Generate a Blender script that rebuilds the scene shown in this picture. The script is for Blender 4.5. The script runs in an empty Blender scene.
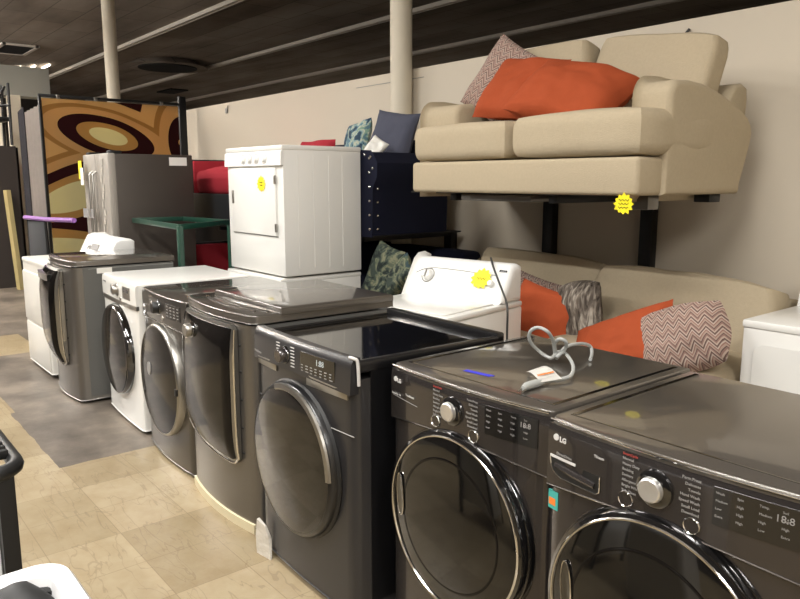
import bpy, bmesh, math, random
from mathutils import Vector, Matrix, noise
random.seed(7)
PI = math.pi
SC = bpy.context.scene
COL = SC.collection

# ------------------------------------------------------------------ materials
def lin(h):
    h = h.lstrip('#')
    r = [int(h[i:i+2], 16)/255 for i in (0, 2, 4)]
    return tuple((c/12.92 if c <= .04045 else ((c+.055)/1.055)**2.4) for c in r) + (1,)

def mat(name, hexc, rough=.5, metal=0, coat=0, spec=.5, bump=0, bscale=200, var=0, vscale=3, emit=None, es=1, ior=None, coatr=.05):
    m = bpy.data.materials.new(name); m.use_nodes = True
    nt = m.node_tree; b = nt.nodes['Principled BSDF']
    c = lin(hexc)
    b.inputs['Base Color'].default_value = c
    b.inputs['Roughness'].default_value = rough
    b.inputs['Metallic'].default_value = metal
    b.inputs['Coat Weight'].default_value = coat
    b.inputs['Coat Roughness'].default_value = coatr
    b.inputs['Specular IOR Level'].default_value = spec
    if ior: b.inputs['IOR'].default_value = ior
    if emit:
        b.inputs['Emission Color'].default_value = lin(emit); b.inputs['Emission Strength'].default_value = es
    tc = nt.nodes.new('ShaderNodeTexCoord')
    if var:
        n = nt.nodes.new('ShaderNodeTexNoise'); n.inputs['Scale'].default_value = vscale; n.inputs['Detail'].default_value = 5
        nt.links.new(tc.outputs['Object'], n.inputs['Vector'])
        mx = nt.nodes.new('ShaderNodeMix'); mx.data_type = 'RGBA'
        mx.inputs[6].default_value = tuple(min(1, x*(1-var)) for x in c[:3]) + (1,)
        mx.inputs[7].default_value = tuple(min(1, x*(1+var)) for x in c[:3]) + (1,)
        nt.links.new(n.outputs['Fac'], mx.inputs[0]); nt.links.new(mx.outputs[2], b.inputs['Base Color'])
    if bump:
        n2 = nt.nodes.new('ShaderNodeTexNoise'); n2.inputs['Scale'].default_value = bscale; n2.inputs['Detail'].default_value = 3
        nt.links.new(tc.outputs['Object'], n2.inputs['Vector'])
        bp = nt.nodes.new('ShaderNodeBump'); bp.inputs['Strength'].default_value = bump; bp.inputs['Distance'].default_value = .01
        nt.links.new(n2.outputs['Fac'], bp.inputs['Height']); nt.links.new(bp.outputs['Normal'], b.inputs['Normal'])
    return m

def ramp(nt, stops, fac, interp='CONSTANT'):
    r = nt.nodes.new('ShaderNodeValToRGB'); r.color_ramp.interpolation = interp
    e = r.color_ramp.elements
    while len(e) > 1: e.remove(e[-1])
    e[0].position = stops[0][0]; e[0].color = lin(stops[0][1])
    for p, c in stops[1:]:
        k = e.new(p); k.color = lin(c)
    nt.links.new(fac, r.inputs[0]); return r

M = {}
M['white'] = mat('white_enamel', '#e6e5e0', .28, coat=.4)
M['white_plastic'] = mat('white_plastic', '#ebebe8', .4)
M['bin_white'] = mat('white_bin_plastic', '#f1f1f2', .35)
M['white_dull'] = mat('aged_white_enamel', '#dedcd4', .35, coat=.2)
M['line_grey'] = mat('grey_seam', '#8f8e8a', .5)
M['graphite'] = mat('graphite_steel', '#5c5955', .3, metal=.8, coat=.6)
M['graphite_dark'] = mat('dark_graphite_steel', '#413d3c', .26, metal=.65, coat=.7)
M['graphite_top'] = mat('graphite_top_enamel', '#55504a', .3, metal=.35, coat=1, coatr=.05)
M['silver'] = mat('silver_grey_steel', '#7c7975', .36, metal=.85, coat=.3)
M['silver_side'] = mat('silver_grey_paint', '#62625f', .5, metal=.1)
M['samsung'] = mat('dark_grey_enamel', '#2b2a2b', .36, metal=.1, coat=.2)
M['side_black'] = mat('black_side_enamel', '#121214', .3, coat=.3)
M['chrome'] = mat('chrome', '#d8d6d2', .12, metal=1)
M['knob_metal'] = mat('bright_knob_metal', '#dcdad6', .28, metal=.8)
M['satin'] = mat('satin_metal', '#98958f', .3, metal=.9)
M['black_gloss'] = mat('black_gloss_plastic', '#0b0b0c', .08, coat=1, spec=.8)
M['black_matte'] = mat('black_matte_plastic', '#131313', .5)
M['door_glass'] = mat('tinted_door_glass', '#0f0e0d', .06, coat=.0, ior=1.6, spec=.5)
M['door_glass2'] = mat('smoky_door_glass', '#110f0e', .1, coat=0, ior=1.5, spec=.22)
M['display'] = mat('display_panel', '#0c0c0e', .15, coat=.6)
M['print'] = mat('pale_print', '#c9c7c4', .5)
M['print_dim'] = mat('dim_print', '#8c8a88', .5)
M['print_red'] = mat('red_print', '#a8403a', .5)
M['digits'] = mat('lit_digits', '#b9c3c6', .5)
M['black_metal'] = mat('black_steel', '#111112', .45, metal=.2)
M['green_metal'] = mat('green_painted_steel', '#1c4436', .35, coat=.4)
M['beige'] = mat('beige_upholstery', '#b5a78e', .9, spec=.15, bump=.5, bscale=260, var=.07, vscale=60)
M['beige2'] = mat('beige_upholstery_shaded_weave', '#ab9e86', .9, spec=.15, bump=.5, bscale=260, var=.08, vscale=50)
M['orange'] = mat('orange_cotton', '#a04a2b', .85, spec=.15, bump=.35, bscale=300, var=.06, vscale=30)
M['navy'] = mat('navy_linen', '#15182a', .85, spec=.2, bump=.4, bscale=300)
M['greyblue'] = mat('slate_grey_linen', '#4d4f5c', .9, spec=.15, bump=.4, bscale=300)
M['red'] = mat('red_upholstery', '#a3303a', .85, spec=.15, bump=.3, bscale=250)
M['darkwrap'] = mat('black_vinyl', '#26282a', .45)
M['cord'] = mat('grey_cord', '#a3a5a2', .45)
M['darkcord'] = mat('dark_cord', '#3c3c3b', .5)
M['yellow'] = mat('yellow_card', '#f4e417', .6)
M['ink'] = mat('dark_ink', '#3a3410', .7)
M['olive'] = mat('yellow_worn_card', '#b5aa2a', .7, var=.3, vscale=40)
M['blue'] = mat('blue_marker', '#3434b4', .5)
M['paper'] = mat('white_paper', '#eceae4', .7)
M['orange_ink'] = mat('orange_ink', '#e07a2c', .7)
M['teal_ink'] = mat('teal_ink', '#3fa39a', .7)
M['column'] = mat('cream_column_paint', '#cfc6b3', .55, bump=.15, bscale=12, var=.04, vscale=5)
M['grey_panel'] = mat('grey_bulkhead_paint', '#8d8d86', .7)
M['track'] = mat('dusty_track', '#d6cdc0', .6)
M['vent'] = mat('dark_vent', '#16130f', .7)
M['ivory'] = mat('ivory_base', '#cfc4a4', .6)
M['foam'] = mat('crumpled_plastic_film', '#cfcac0', .25, coat=.6, bump=.8, bscale=25)
M['wood'] = mat('pale_wood', '#a39567', .7, var=.15, vscale=4)
M['dark_wood'] = mat('dark_wood', '#2b2420', .6)
M['purple'] = mat('purple_enamel', '#8b5aa5', .4)
M['slate'] = mat('slate_black_fabric', '#1f2226', .8)
M['grey_rug'] = mat('grey_rug_back', '#9a928c', .95, bump=.6, bscale=90, var=.1, vscale=14)
M['charcoal_rug'] = mat('charcoal_rug', '#34333a', .95, bump=.6, bscale=90)
M['fridge_side'] = mat('fridge_dark_side', '#47403a', .5, metal=.2)
M['fridge_front'] = mat('wrapped_fridge_front', '#98928a', .4, metal=0, coat=.25, bump=.25, bscale=7)
M['lamp_white'] = mat('lamp_housing', '#e8e6e0', .5)
M['tube'] = mat('glint_glow', '#ffffff', .5, emit='#fff6e4', es=6)  # glow for the bars that stand for ceiling reflections

# --- floral pillow, fur, chevron, rug
def mat_floral():
    m = mat('teal_floral_print', '#87a39c', .85, bump=.3, bscale=300); nt = m.node_tree; b = nt.nodes['Principled BSDF']
    tc = nt.nodes.new('ShaderNodeTexCoord')
    n = nt.nodes.new('ShaderNodeTexNoise'); n.inputs['Scale'].default_value = 9; n.inputs['Detail'].default_value = 2; n.inputs['Distortion'].default_value = 1.5
    nt.links.new(tc.outputs['Object'], n.inputs['Vector'])
    r = ramp(nt, [(0, '#233a4c'), (.42, '#577682'), (.49, '#8ea097'), (.55, '#b0b09c'), (.6, '#75907f'), (.68, '#4d6a74')], n.outputs['Fac'])
    nt.links.new(r.outputs[0], b.inputs['Base Color']); return m
M['floral'] = mat_floral()
def mat_fur():
    m = mat('grey_brown_fur', '#6b6259', .95, spec=.1); nt = m.node_tree; b = nt.nodes['Principled BSDF']
    tc = nt.nodes.new('ShaderNodeTexCoord'); mp = nt.nodes.new('ShaderNodeMapping'); mp.inputs['Scale'].default_value = (30, 10, 6)
    nt.links.new(tc.outputs['Object'], mp.inputs[0])
    n = nt.nodes.new('ShaderNodeTexNoise'); n.inputs['Scale'].default_value = 1.5; n.inputs['Detail'].default_value = 8; n.inputs['Distortion'].default_value = 1
    nt.links.new(mp.outputs[0], n.inputs['Vector'])
    r = ramp(nt, [(.3, '#2c2622'), (.5, '#6e655c'), (.68, '#aea598')], n.outputs['Fac'], 'LINEAR')
    nt.links.new(r.outputs[0], b.inputs['Base Color'])
    bp = nt.nodes.new('ShaderNodeBump'); bp.inputs['Strength'].default_value = 1; bp.inputs['Distance'].default_value = .03
    nt.links.new(n.outputs['Fac'], bp.inputs['Height']); nt.links.new(bp.outputs[0], b.inputs['Normal'])
    return m
M['floral_shaded'] = M['floral'].copy()  # same floral print, colours darkened for the shade on the lower pillows
for n_ in M['floral_shaded'].node_tree.nodes:
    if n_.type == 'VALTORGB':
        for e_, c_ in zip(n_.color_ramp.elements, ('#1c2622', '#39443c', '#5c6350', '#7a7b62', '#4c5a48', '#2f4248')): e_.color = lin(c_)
M['fur'] = mat_fur()
def mat_chevron():
    m = mat('pink_grey_chevron', '#a08a80', .85, spec=.15, bump=.3, bscale=300); nt = m.node_tree; b = nt.nodes['Principled BSDF']
    tc = nt.nodes.new('ShaderNodeTexCoord'); sp = nt.nodes.new('ShaderNodeSeparateXYZ')
    nt.links.new(tc.outputs['Object'], sp.inputs[0])
    def mt(op, a, bb):
        k = nt.nodes.new('ShaderNodeMath'); k.operation = op
        for i, v in enumerate((a, bb)):
            if v is None: continue
            if isinstance(v, (int, float)): k.inputs[i].default_value = v
            else: nt.links.new(v, k.inputs[i])
        return k.outputs[0]
    zig = mt('PINGPONG', mt('MULTIPLY', sp.outputs[0], 1), .03)          # zigzag across x
    v = mt('ADD', mt('MULTIPLY', sp.outputs[2], 1), mt('MULTIPLY', zig, 1.3))
    band = mt('FRACT', mt('MULTIPLY', v, 1/.06), None)
    r = ramp(nt, [(0, '#5d4a44'), (.10, '#ad9a8d'), (.26, '#8a6e66'), (.42, '#594843'), (.5, '#a28c80'), (.68, '#8c6a60'), (.8, '#b3a498'), (.92, '#7a645d')], band)
    nt.links.new(r.outputs[0], b.inputs['Base Color']); return m
M['chevron'] = mat_chevron()
def mat_rug():
    m = mat('swirl_rug_pile', '#a07b46', .95, spec=.1, bump=.3, bscale=150); nt = m.node_tree; b = nt.nodes['Principled BSDF']
    tc = nt.nodes.new('ShaderNodeTexCoord'); sp = nt.nodes.new('ShaderNodeSeparateXYZ')
    nt.links.new(tc.outputs['Object'], sp.inputs[0])
    def mt(op, *a):
        k = nt.nodes.new('ShaderNodeMath'); k.operation = op
        for i, v in enumerate(a):
            if isinstance(v, (int, float)): k.inputs[i].default_value = v
            else: nt.links.new(v, k.inputs[i])
        return k.outputs[0]
    n = nt.nodes.new('ShaderNodeTexNoise'); n.inputs['Scale'].default_value = 1.3; n.inputs['Detail'].default_value = 0
    nt.links.new(tc.outputs['Object'], n.inputs['Vector'])
    wob = mt('MULTIPLY', mt('SUBTRACT', n.outputs['Fac'], .5), 1.2)
    y, z = sp.outputs[1], sp.outputs[2]
    def ell(cy, cz, ry, rz, tilt=0):
        dy = mt('SUBTRACT', y, cy); dz = mt('SUBTRACT', z, cz)
        dz = mt('ADD', dz, mt('MULTIPLY', dy, tilt))
        a = mt('DIVIDE', dy, ry); c = mt('DIVIDE', dz, rz)
        d = mt('SQRT', mt('ADD', mt('MULTIPLY', a, a), mt('MULTIPLY', c, c)))
        return mt('ADD', d, wob)
    d1 = ell(.79, 2.2, .22, .085, .22)
    d2 = ell(.30, 1.45, .36, .13, -.25)
    d3 = ell(.35, .78, .40, .12, .2)
    d4 = ell(1.72, 2.15, .16, .25, 0)
    d4 = mt('ADD', d4, 1.7)
    d = mt('MINIMUM', mt('MINIMUM', d1, d2), mt('MINIMUM', d3, d4))
    f = mt('DIVIDE', d, 6)
    r = ramp(nt, [(0, '#dcd2a0'), (.17, '#b89055'), (.29, '#38191a'), (.46, '#c79e68'), (.6, '#a67d46'), (.68, '#cfa86f'), (.88, '#38191a')], f)
    nt.links.new(r.outputs[0], b.inputs['Base Color']); return m
M['rug'] = mat_rug()

# --- floor
def mat_floor():
    m = mat('worn_tile_and_concrete', '#b9a884', .35, spec=.4); nt = m.node_tree; b = nt.nodes['Principled BSDF']
    L = nt.links.new
    def nd(t, **k):
        n = nt.nodes.new(t)
        for a, v in k.items(): setattr(n, a, v)
        return n
    def mt(op, *a):
        k = nd('ShaderNodeMath', operation=op)
        for i, v in enumerate(a):
            if isinstance(v, (int, float)): k.inputs[i].default_value = v
            else: L(v, k.inputs[i])
        return k.outputs[0]
    def mix(f, a, c, bt='MIX'):
        k = nd('ShaderNodeMix', data_type='RGBA', blend_type=bt)
        for i, v in ((0, f), (6, a), (7, c)):
            if isinstance(v, (int, float)): k.inputs[i].default_value = v
            elif isinstance(v, tuple): k.inputs[i].default_value = v
            else: L(v, k.inputs[i])
        return k.outputs[2]
    g = nd('ShaderNodeNewGeometry'); sp = nd('ShaderNodeSeparateXYZ'); L(g.outputs['Position'], sp.inputs[0])
    X, Y = sp.outputs[0], sp.outputs[1]
    T = .656
    u = mt('DIVIDE', mt('SUBTRACT', X, -3.954-.656*10), T); v = mt('DIVIDE', mt('SUBTRACT', Y, 1.0-.656*10), T)
    fu, fv = mt('FLOOR', u), mt('FLOOR', v)
    cb = nd('ShaderNodeCombineXYZ'); L(fu, cb.inputs[0]); L(fv, cb.inputs[1])
    wn = nd('ShaderNodeTexWhiteNoise'); L(cb.outputs[0], wn.inputs[0])
    # half tiles
    u2 = mt('MULTIPLY', u, 2); v2 = mt('MULTIPLY', v, 2)
    cb2 = nd('ShaderNodeCombineXYZ'); L(mt('FLOOR', u2), cb2.inputs[0]); L(mt('FLOOR', v2), cb2.inputs[1])
    wn2 = nd('ShaderNodeTexWhiteNoise'); L(cb2.outputs[0], wn2.inputs[0])
    chk = mt('MODULO', mt('ABSOLUTE', mt('ADD', fu, fv)), 2)
    shade = mt('ADD', mt('MULTIPLY', mt('SUBTRACT', 1, chk), .6), mt('MULTIPLY', wn.outputs[0], .4))
    base = mix(shade, lin('#8f8166'), lin('#a3957a'))
    base = mix(mt('MULTIPLY', wn2.outputs[0], .16), base, lin('#85755d'))
    # mottling
    n = nd('ShaderNodeTexNoise'); n.inputs['Scale'].default_value = 7; n.inputs['Detail'].default_value = 8; n.inputs['Roughness'].default_value = .65
    L(g.outputs['Position'], n.inputs['Vector'])
    mot = ramp(nt, [(.2, '#c8b595'), (.62, '#ffffff'), (1, '#ffffff')], n.outputs['Fac'], 'LINEAR')
    base = mix(.5, base, mot.outputs[0], 'MULTIPLY')
    # joints
    def joint(w, thick):
        f = mt('FRACT', w); e = mt('MINIMUM', f, mt('SUBTRACT', 1, f)); return mt('LESS_THAN', e, thick)
    jn = mt('MAXIMUM', joint(u2, .006), joint(v2, .006))
    base = mix(mt('MULTIPLY', jn, .55), base, lin('#6d5d44'))
    # scratches
    def scr(ang, sx, sy, th, seed):
        mp = nd('ShaderNodeMapping'); mp.inputs['Rotation'].default_value = (0, 0, ang); mp.inputs['Scale'].default_value = (sx, sy, 1); mp.inputs['Location'].default_value = (seed, seed*.7, 0)
        L(g.outputs['Position'], mp.inputs[0])
        nn = nd('ShaderNodeTexNoise'); nn.inputs['Scale'].default_value = 1; nn.inputs['Detail'].default_value = 3; nn.inputs['Distortion'].default_value = .5
        L(mp.outputs[0], nn.inputs['Vector'])
        return mt('LESS_THAN', mt('ABSOLUTE', mt('SUBTRACT', nn.outputs['Fac'], .5)), th)
    msk = nd('ShaderNodeTexNoise'); msk.inputs['Scale'].default_value = 2.3; msk.inputs['Detail'].default_value = 2
    L(g.outputs['Position'], msk.inputs['Vector'])
    mk = mt('GREATER_THAN', msk.outputs['Fac'], .46)
    mk2 = mt('LESS_THAN', msk.outputs['Fac'], .52)
    s1 = mt('MULTIPLY', scr(.5, 1.2, 9, .007, 3), mk)
    s2 = mt('MULTIPLY', scr(-1.0, 1.6, 7, .006, 9), mk2)
    s3 = mt('MULTIPLY', scr(1.4, 2.5, 6, .005, 17), mk)
    base = mix(mt('MULTIPLY', mt('MAXIMUM', s1, mt('MAXIMUM', s2, s3)), .34), base, lin('#6b5a45'))
    # concrete area (tiles lifted)
    wob = nd('ShaderNodeTexNoise'); wob.inputs['Scale'].default_value = 5; L(g.outputs['Position'], wob.inputs['Vector'])
    wb = mt('MULTIPLY', mt('SUBTRACT', wob.outputs['Fac'], .5), .03)
    Xw, Yw = mt('ADD', X, wb), mt('ADD', Y, wb)
    cA = mt('MULTIPLY', mt('LESS_THAN', Xw, -4.317), mt('GREATER_THAN', Yw, .99))
    cB = mt('LESS_THAN', Xw, -5.6)
    conc = mt('MAXIMUM', cA, cB)
    patch = mt('MULTIPLY', mt('MULTIPLY', mt('LESS_THAN', Xw, -7.55), mt('GREATER_THAN', Xw, -8.55)), mt('MULTIPLY', mt('LESS_THAN', Yw, 1.66), mt('GREATER_THAN', Yw, .5)))
    patch2 = mt('MULTIPLY', mt('MULTIPLY', mt('LESS_THAN', Xw, -5.6), mt('GREATER_THAN', Xw, -6.15)), mt('LESS_THAN', Yw, 1.02))
    conc = mt('MULTIPLY', conc, mt('SUBTRACT', 1, mt('MAXIMUM', patch, patch2)))
    nc = nd('ShaderNodeTexNoise'); nc.inputs['Scale'].default_value = 2.2; nc.inputs['Detail'].default_value = 9; nc.inputs['Roughness'].default_value = .62
    L(g.outputs['Position'], nc.inputs['Vector'])
    cc = ramp(nt, [(.33, '#4a433c'), (.5, '#625a51'), (.67, '#7d7367')], nc.outputs['Fac'], 'LINEAR')
    out = mix(conc, base, cc.outputs[0])
    L(out, b.inputs['Base Color'])
    L(mt('ADD', .3, mt('MULTIPLY', conc, .12)), b.inputs['Roughness'])
    bp = nd('ShaderNodeBump'); bp.inputs['Strength'].default_value = .15; bp.inputs['Distance'].default_value = .01
    L(n.outputs['Fac'], bp.inputs['Height']); L(bp.outputs[0], b.inputs['Normal'])
    return m
M['floor'] = mat_floor()
M['wall'] = mat('warm_white_wall_paint', '#cdc3b2', .75, spec=.25, bump=.12, bscale=9, var=.025, vscale=1.2)
def mat_ceiling():
    m = mat('aged_ceiling_board', '#8f8578', .85, spec=.2); nt = m.node_tree; b = nt.nodes['Principled BSDF']; L = nt.links.new
    g = nt.nodes.new('ShaderNodeNewGeometry'); mp = nt.nodes.new('ShaderNodeMapping'); mp.inputs['Scale'].default_value = (.35, 1.1, 1)
    L(g.outputs['Position'], mp.inputs[0])
    n = nt.nodes.new('ShaderNodeTexNoise'); n.inputs['Scale'].default_value = 1; n.inputs['Detail'].default_value = 6
    L(mp.outputs[0], n.inputs['Vector'])
    r = ramp(nt, [(.3, '#756a60'), (.5, '#958a7e'), (.7, '#a89e92')], n.outputs['Fac'], 'LINEAR')
    br = nt.nodes.new('ShaderNodeTexBrick'); br.inputs['Scale'].default_value = .41; br.inputs['Mortar Size'].default_value = .004
    br.inputs['Color1'].default_value = (1, 1, 1, 1); br.inputs['Color2'].default_value = (.86, .86, .86, 1); br.inputs['Mortar'].default_value = (.5, .5, .5, 1)
    L(g.outputs['Position'], br.inputs['Vector'])
    mx = nt.nodes.new('ShaderNodeMix'); mx.data_type = 'RGBA'; mx.blend_type = 'MULTIPLY'; mx.inputs[0].default_value = 1
    L(r.outputs[0], mx.inputs[6]); L(br.outputs[0], mx.inputs[7]); L(mx.outputs[2], b.inputs['Base Color']); return m
M['ceiling'] = mat_ceiling()
M['dark_reflect_wall'] = mat('dark_reflection_wall', '#3d3733', .8, var=.2, vscale=.8)  # dark tone that keeps reflections in the door glass dim
M['wood_dark_panel'] = mat('dark_board', '#2a211c', .7, var=.2, vscale=2)

# ------------------------------------------------------------------ mesh helpers
def obj(name, bm, m, parent=None, smooth=True, mod=None, label=None):
    bmesh.ops.recalc_face_normals(bm, faces=bm.faces)
    me = bpy.data.meshes.new(name); bm.to_mesh(me); bm.free()
    me.materials.append(M[m] if isinstance(m, str) else m)
    if smooth:
        for p in me.polygons: p.use_smooth = True
        try: me.set_sharp_from_angle(angle=math.radians(38))
        except Exception: pass
    o = bpy.data.objects.new(name, me); COL.objects.link(o)
    if parent: o.parent = parent
    if label: o['label'] = label
    return o
def thing(name, label, cat, loc=(0, 0, 0), rz=0, group=None):
    o = bpy.data.objects.new(name, None); COL.objects.link(o); o.empty_display_size = .1
    o.location = loc; o.rotation_euler = (0, 0, rz); o['label'] = label; o['category'] = cat
    if group: o['group'] = group
    return o
def tag(o, label, cat, group=None, kind=None):
    o['label'] = label; o['category'] = cat
    if group: o['group'] = group
    if kind: o['kind'] = kind
    return o
def struct(name, bm, m, smooth=False, label=None):
    o = obj(name, bm, m, None, smooth); o['kind'] = 'structure'
    if label: o['label'] = label
    return o
def box(bm, x0, x1, y0, y1, z0, z1, bev=0, seg=2):
    r = bmesh.ops.create_cube(bm, size=1)
    vs = r['verts']
    for v in vs:
        v.co = Vector((x0 if v.co.x < 0 else x1, y0 if v.co.y < 0 else y1, z0 if v.co.z < 0 else z1))
    if bev:
        es = list({e for v in vs for e in v.link_edges})
        bmesh.ops.bevel(bm, geom=es, offset=bev, segments=seg, profile=.5, affect='EDGES')
    return bm
def B(*a, **k): return box(bmesh.new(), *a, **k)
def prism(bm, pts, z0, z1, bev_top=0, bev_bot=0, axis='Z', seg=3):
    """polygon extruded; axis Z: pts (x,y); axis X: pts (y,z); axis Y: pts (x,z)"""
    def mk(p, h):
        if axis == 'Z': return (p[0], p[1], h)
        if axis == 'X': return (h, p[0], p[1])
        return (p[0], h, p[1])
    n = len(pts)
    a = [bm.verts.new(mk(p, z0)) for p in pts]; b = [bm.verts.new(mk(p, z1)) for p in pts]
    fa = bm.faces.new(a); fb = bm.faces.new(b)
    for i in range(n): bm.faces.new((a[i], a[(i+1) % n], b[(i+1) % n], b[i]))
    bm.normal_update()
    if bev_top: bmesh.ops.bevel(bm, geom=list(fb.edges), offset=bev_top, segments=seg, profile=.5, affect='EDGES')
    if bev_bot and fa.is_valid: bmesh.ops.bevel(bm, geom=list(fa.edges), offset=bev_bot, segments=seg, profile=.5, affect='EDGES')
    return bm
def tube(bm, pts, r, n=8, closed=False, smooth_n=0):
    P = [Vector(p) for p in pts]
    if smooth_n:
        Q = []
        m = len(P)
        rng = range(m if closed else m-1)
        for i in rng:
            p0 = P[(i-1) % m] if closed or i > 0 else P[0]; p1 = P[i]; p2 = P[(i+1) % m]
            p3 = P[(i+2) % m] if closed or i+2 < m else P[-1]
            for k in range(smooth_n):
                t = k/smooth_n
                Q.append(.5*((2*p1)+(-p0+p2)*t+(2*p0-5*p1+4*p2-p3)*t*t+(-p0+3*p1-3*p2+p3)*t**3))
        if not closed: Q.append(P[-1])
        P = Q
    rings = []; m = len(P); up = None
    for i, p in enumerate(P):
        a = P[(i-1) % m] if closed or i > 0 else p; c = P[(i+1) % m] if closed or i < m-1 else p
        t = (c-a).normalized()
        if up is None:
            up = Vector((0, 0, 1)) if abs(t.z) < .9 else Vector((1, 0, 0))
        s = t.cross(up)
        if s.length < 1e-5: s = t.orthogonal()
        s.normalize(); up = s.cross(t).normalized()
        rr = r(i/(m-1)) if callable(r) else r
        rings.append([bm.verts.new(p+s*math.cos(2*PI*k/n)*rr+up*math.sin(2*PI*k/n)*rr) for k in range(n)])
    for i in range(m if closed else m-1):
        A, Bq = rings[i], rings[(i+1) % m]
        for k in range(n): bm.faces.new((A[k], A[(k+1) % n], Bq[(k+1) % n], Bq[k]))
    if not closed:
        bm.faces.new(rings[0][::-1]); bm.faces.new(rings[-1])
    return bm
def T(*a, **k): return tube(bmesh.new(), *a, **k)
def lathe_y(prof, cx=0, cy=0, cz=0, n=64, sx=1, sz=1, bm=None, arc=(0, 2*PI), cap=True):
    """profile list of (radius, y) turned about the y axis through (cx,cy,cz); y negative = towards the aisle"""
    bm = bm or bmesh.new(); full = abs(arc[1]-arc[0]-2*PI) < 1e-4
    rings = []
    for r, y in prof:
        if r < 1e-6: rings.append([bm.verts.new((cx, cy+y, cz))]); continue
        rings.append([bm.verts.new((cx+r*sx*math.cos(arc[0]+(arc[1]-arc[0])*k/n), cy+y, cz+r*sz*math.sin(arc[0]+(arc[1]-arc[0])*k/n))) for k in range(n if full else n+1)])
    for A, C in zip(rings, rings[1:]):
        m = max(len(A), len(C)); cnt = m if full else m-1
        for k in range(cnt):
            k2 = (k+1) % m
            if len(A) == 1: bm.faces.new((A[0], C[k], C[k2]))
            elif len(C) == 1: bm.faces.new((A[k], A[k2], C[0]))
            else: bm.faces.new((A[k], A[k2], C[k2], C[k]))
    return bm
def text_mesh(s, size, loc, m, parent, rotz=0, rotx=PI/2, name='printed_text', align='LEFT', depth=.0006, rot=None, bold=0):
    c = bpy.data.curves.new('t', 'FONT'); c.body = s; c.size = size; c.extrude = depth; c.align_x = align; c.resolution_u = 2; c.offset = bold
    o = bpy.data.objects.new('t', c); COL.objects.link(o)
    dg = bpy.context.evaluated_depsgraph_get(); me = bpy.data.meshes.new_from_object(o.evaluated_get(dg))
    bpy.data.objects.remove(o); bpy.data.curves.remove(c)
    me.name = name; me.materials.clear(); me.materials.append(M[m])
    q = bpy.data.objects.new(name, me); COL.objects.link(q)
    if parent: q.parent = parent
    q.location = loc; q.rotation_euler = rot or (rotx, 0, rotz)
    return q
def join_meshes(objs, name):
    """merge several mesh objects (same parent) into the first, no bpy.ops"""
    bm = bmesh.new()
    for o in objs:
        me = o.data.copy(); me.transform(Matrix.LocRotScale(o.location, o.rotation_euler, o.scale)); bm.from_mesh(me); bpy.data.meshes.remove(me)
    base = objs[0]; me = bpy.data.meshes.new(name); bm.to_mesh(me); bm.free()
    for mm in base.data.materials: me.materials.append(mm)
    par = base.parent
    for o in objs: bpy.data.objects.remove(o)
    q = bpy.data.objects.new(name, me); COL.objects.link(q); q.parent = par
    return q

def bake_local(o, Mt=Matrix.Identity(4)):
    """put every part's mesh into the thing's own frame"""
    for ch in list(o.children):
        mm = Mt @ Matrix.LocRotScale(ch.location, ch.rotation_euler, ch.scale)
        bake_local(ch, mm)
        ch.data.transform(mm); ch.location = (0, 0, 0); ch.rotation_euler = (0, 0, 0); ch.scale = (1, 1, 1)
def rescale(t, k, dz, ky=None):
    """narrow a machine by k and stand it taller, feet staying on the floor"""
    bake_local(t)
    def go(o):
        for ch in o.children:
            for v in ch.data.vertices:
                z = v.co.z; v.co.x *= k; v.co.y *= (ky or k); v.co.z = z+min(1, max(0, z)/.12)*(dz-(1-k)*z)
            go(ch)
    go(t)
# front surface helpers: F(x) gives local y of a bowed front
def bowF(hw, bow): return lambda x: -bow*(1-(min(1, abs(x)/hw))**2)
def plan(hw, depth, F, r=.025, n=22):
    pts = []
    for i in range(n+1):
        x = -hw+r+(2*hw-2*r)*i/n
        pts.append((x, F(x)))
    # corner rounding
    left = [(-hw, F(-hw)+r), (-hw+r*.3, F(-hw)+r*.3)]
    right = [(hw-r*.3, F(hw)+r*.3), (hw, F(hw)+r)]
    return left+pts+right+[(hw, depth), (-hw, depth)]
def patch(F, x0, x1, zb, zt, off, nx=24, nz=8, back=.02):
    """solid shell on the front: zb(x), zt(x) bounds, off(u,v) outward distance"""
    bm = bmesh.new(); fr = []; bk = []
    for i in range(nx+1):
        x = x0+(x1-x0)*i/nx; a = zb(x) if callable(zb) else zb; c = zt(x) if callable(zt) else zt
        fc = []; bc = []
        for j in range(nz+1):
            v = j/nz; z = a+(c-a)*v; o = off(i/nx, v)
            fc.append(bm.verts.new((x, F(x)-o, z))); bc.append(bm.verts.new((x, F(x)+back, z)))
        fr.append(fc); bk.append(bc)
    for i in range(nx):
        for j in range(nz):
            bm.faces.new((fr[i][j], fr[i+1][j], fr[i+1][j+1], fr[i][j+1]))
            bm.faces.new((bk[i][j], bk[i][j+1], bk[i+1][j+1], bk[i+1][j]))
        bm.faces.new((fr[i][0], bk[i][0], bk[i+1][0], fr[i+1][0])); bm.faces.new((fr[i][nz], fr[i+1][nz], bk[i+1][nz], bk[i][nz]))
    for j in range(nz):
        bm.faces.new((fr[0][j], fr[0][j+1], bk[0][j+1], bk[0][j])); bm.faces.new((fr[nx][j], bk[nx][j], bk[nx][j+1], fr[nx][j+1]))
    return bm
def slope(F, x): return math.atan((F(x+.01)-F(x-.01))/.02)
def feet(t, hw, d, m='black_matte'):
    for sx in (-1, 1):
        for y in (.08, d-.08):
            bm = bmesh.new(); bmesh.ops.create_cone(bm, cap_ends=True, segments=14, radius1=.028, radius2=.022, depth=.03, matrix=Matrix.Translation((sx*(hw-.07), y, .015)))
            obj('foot', bm, m, t)
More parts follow.
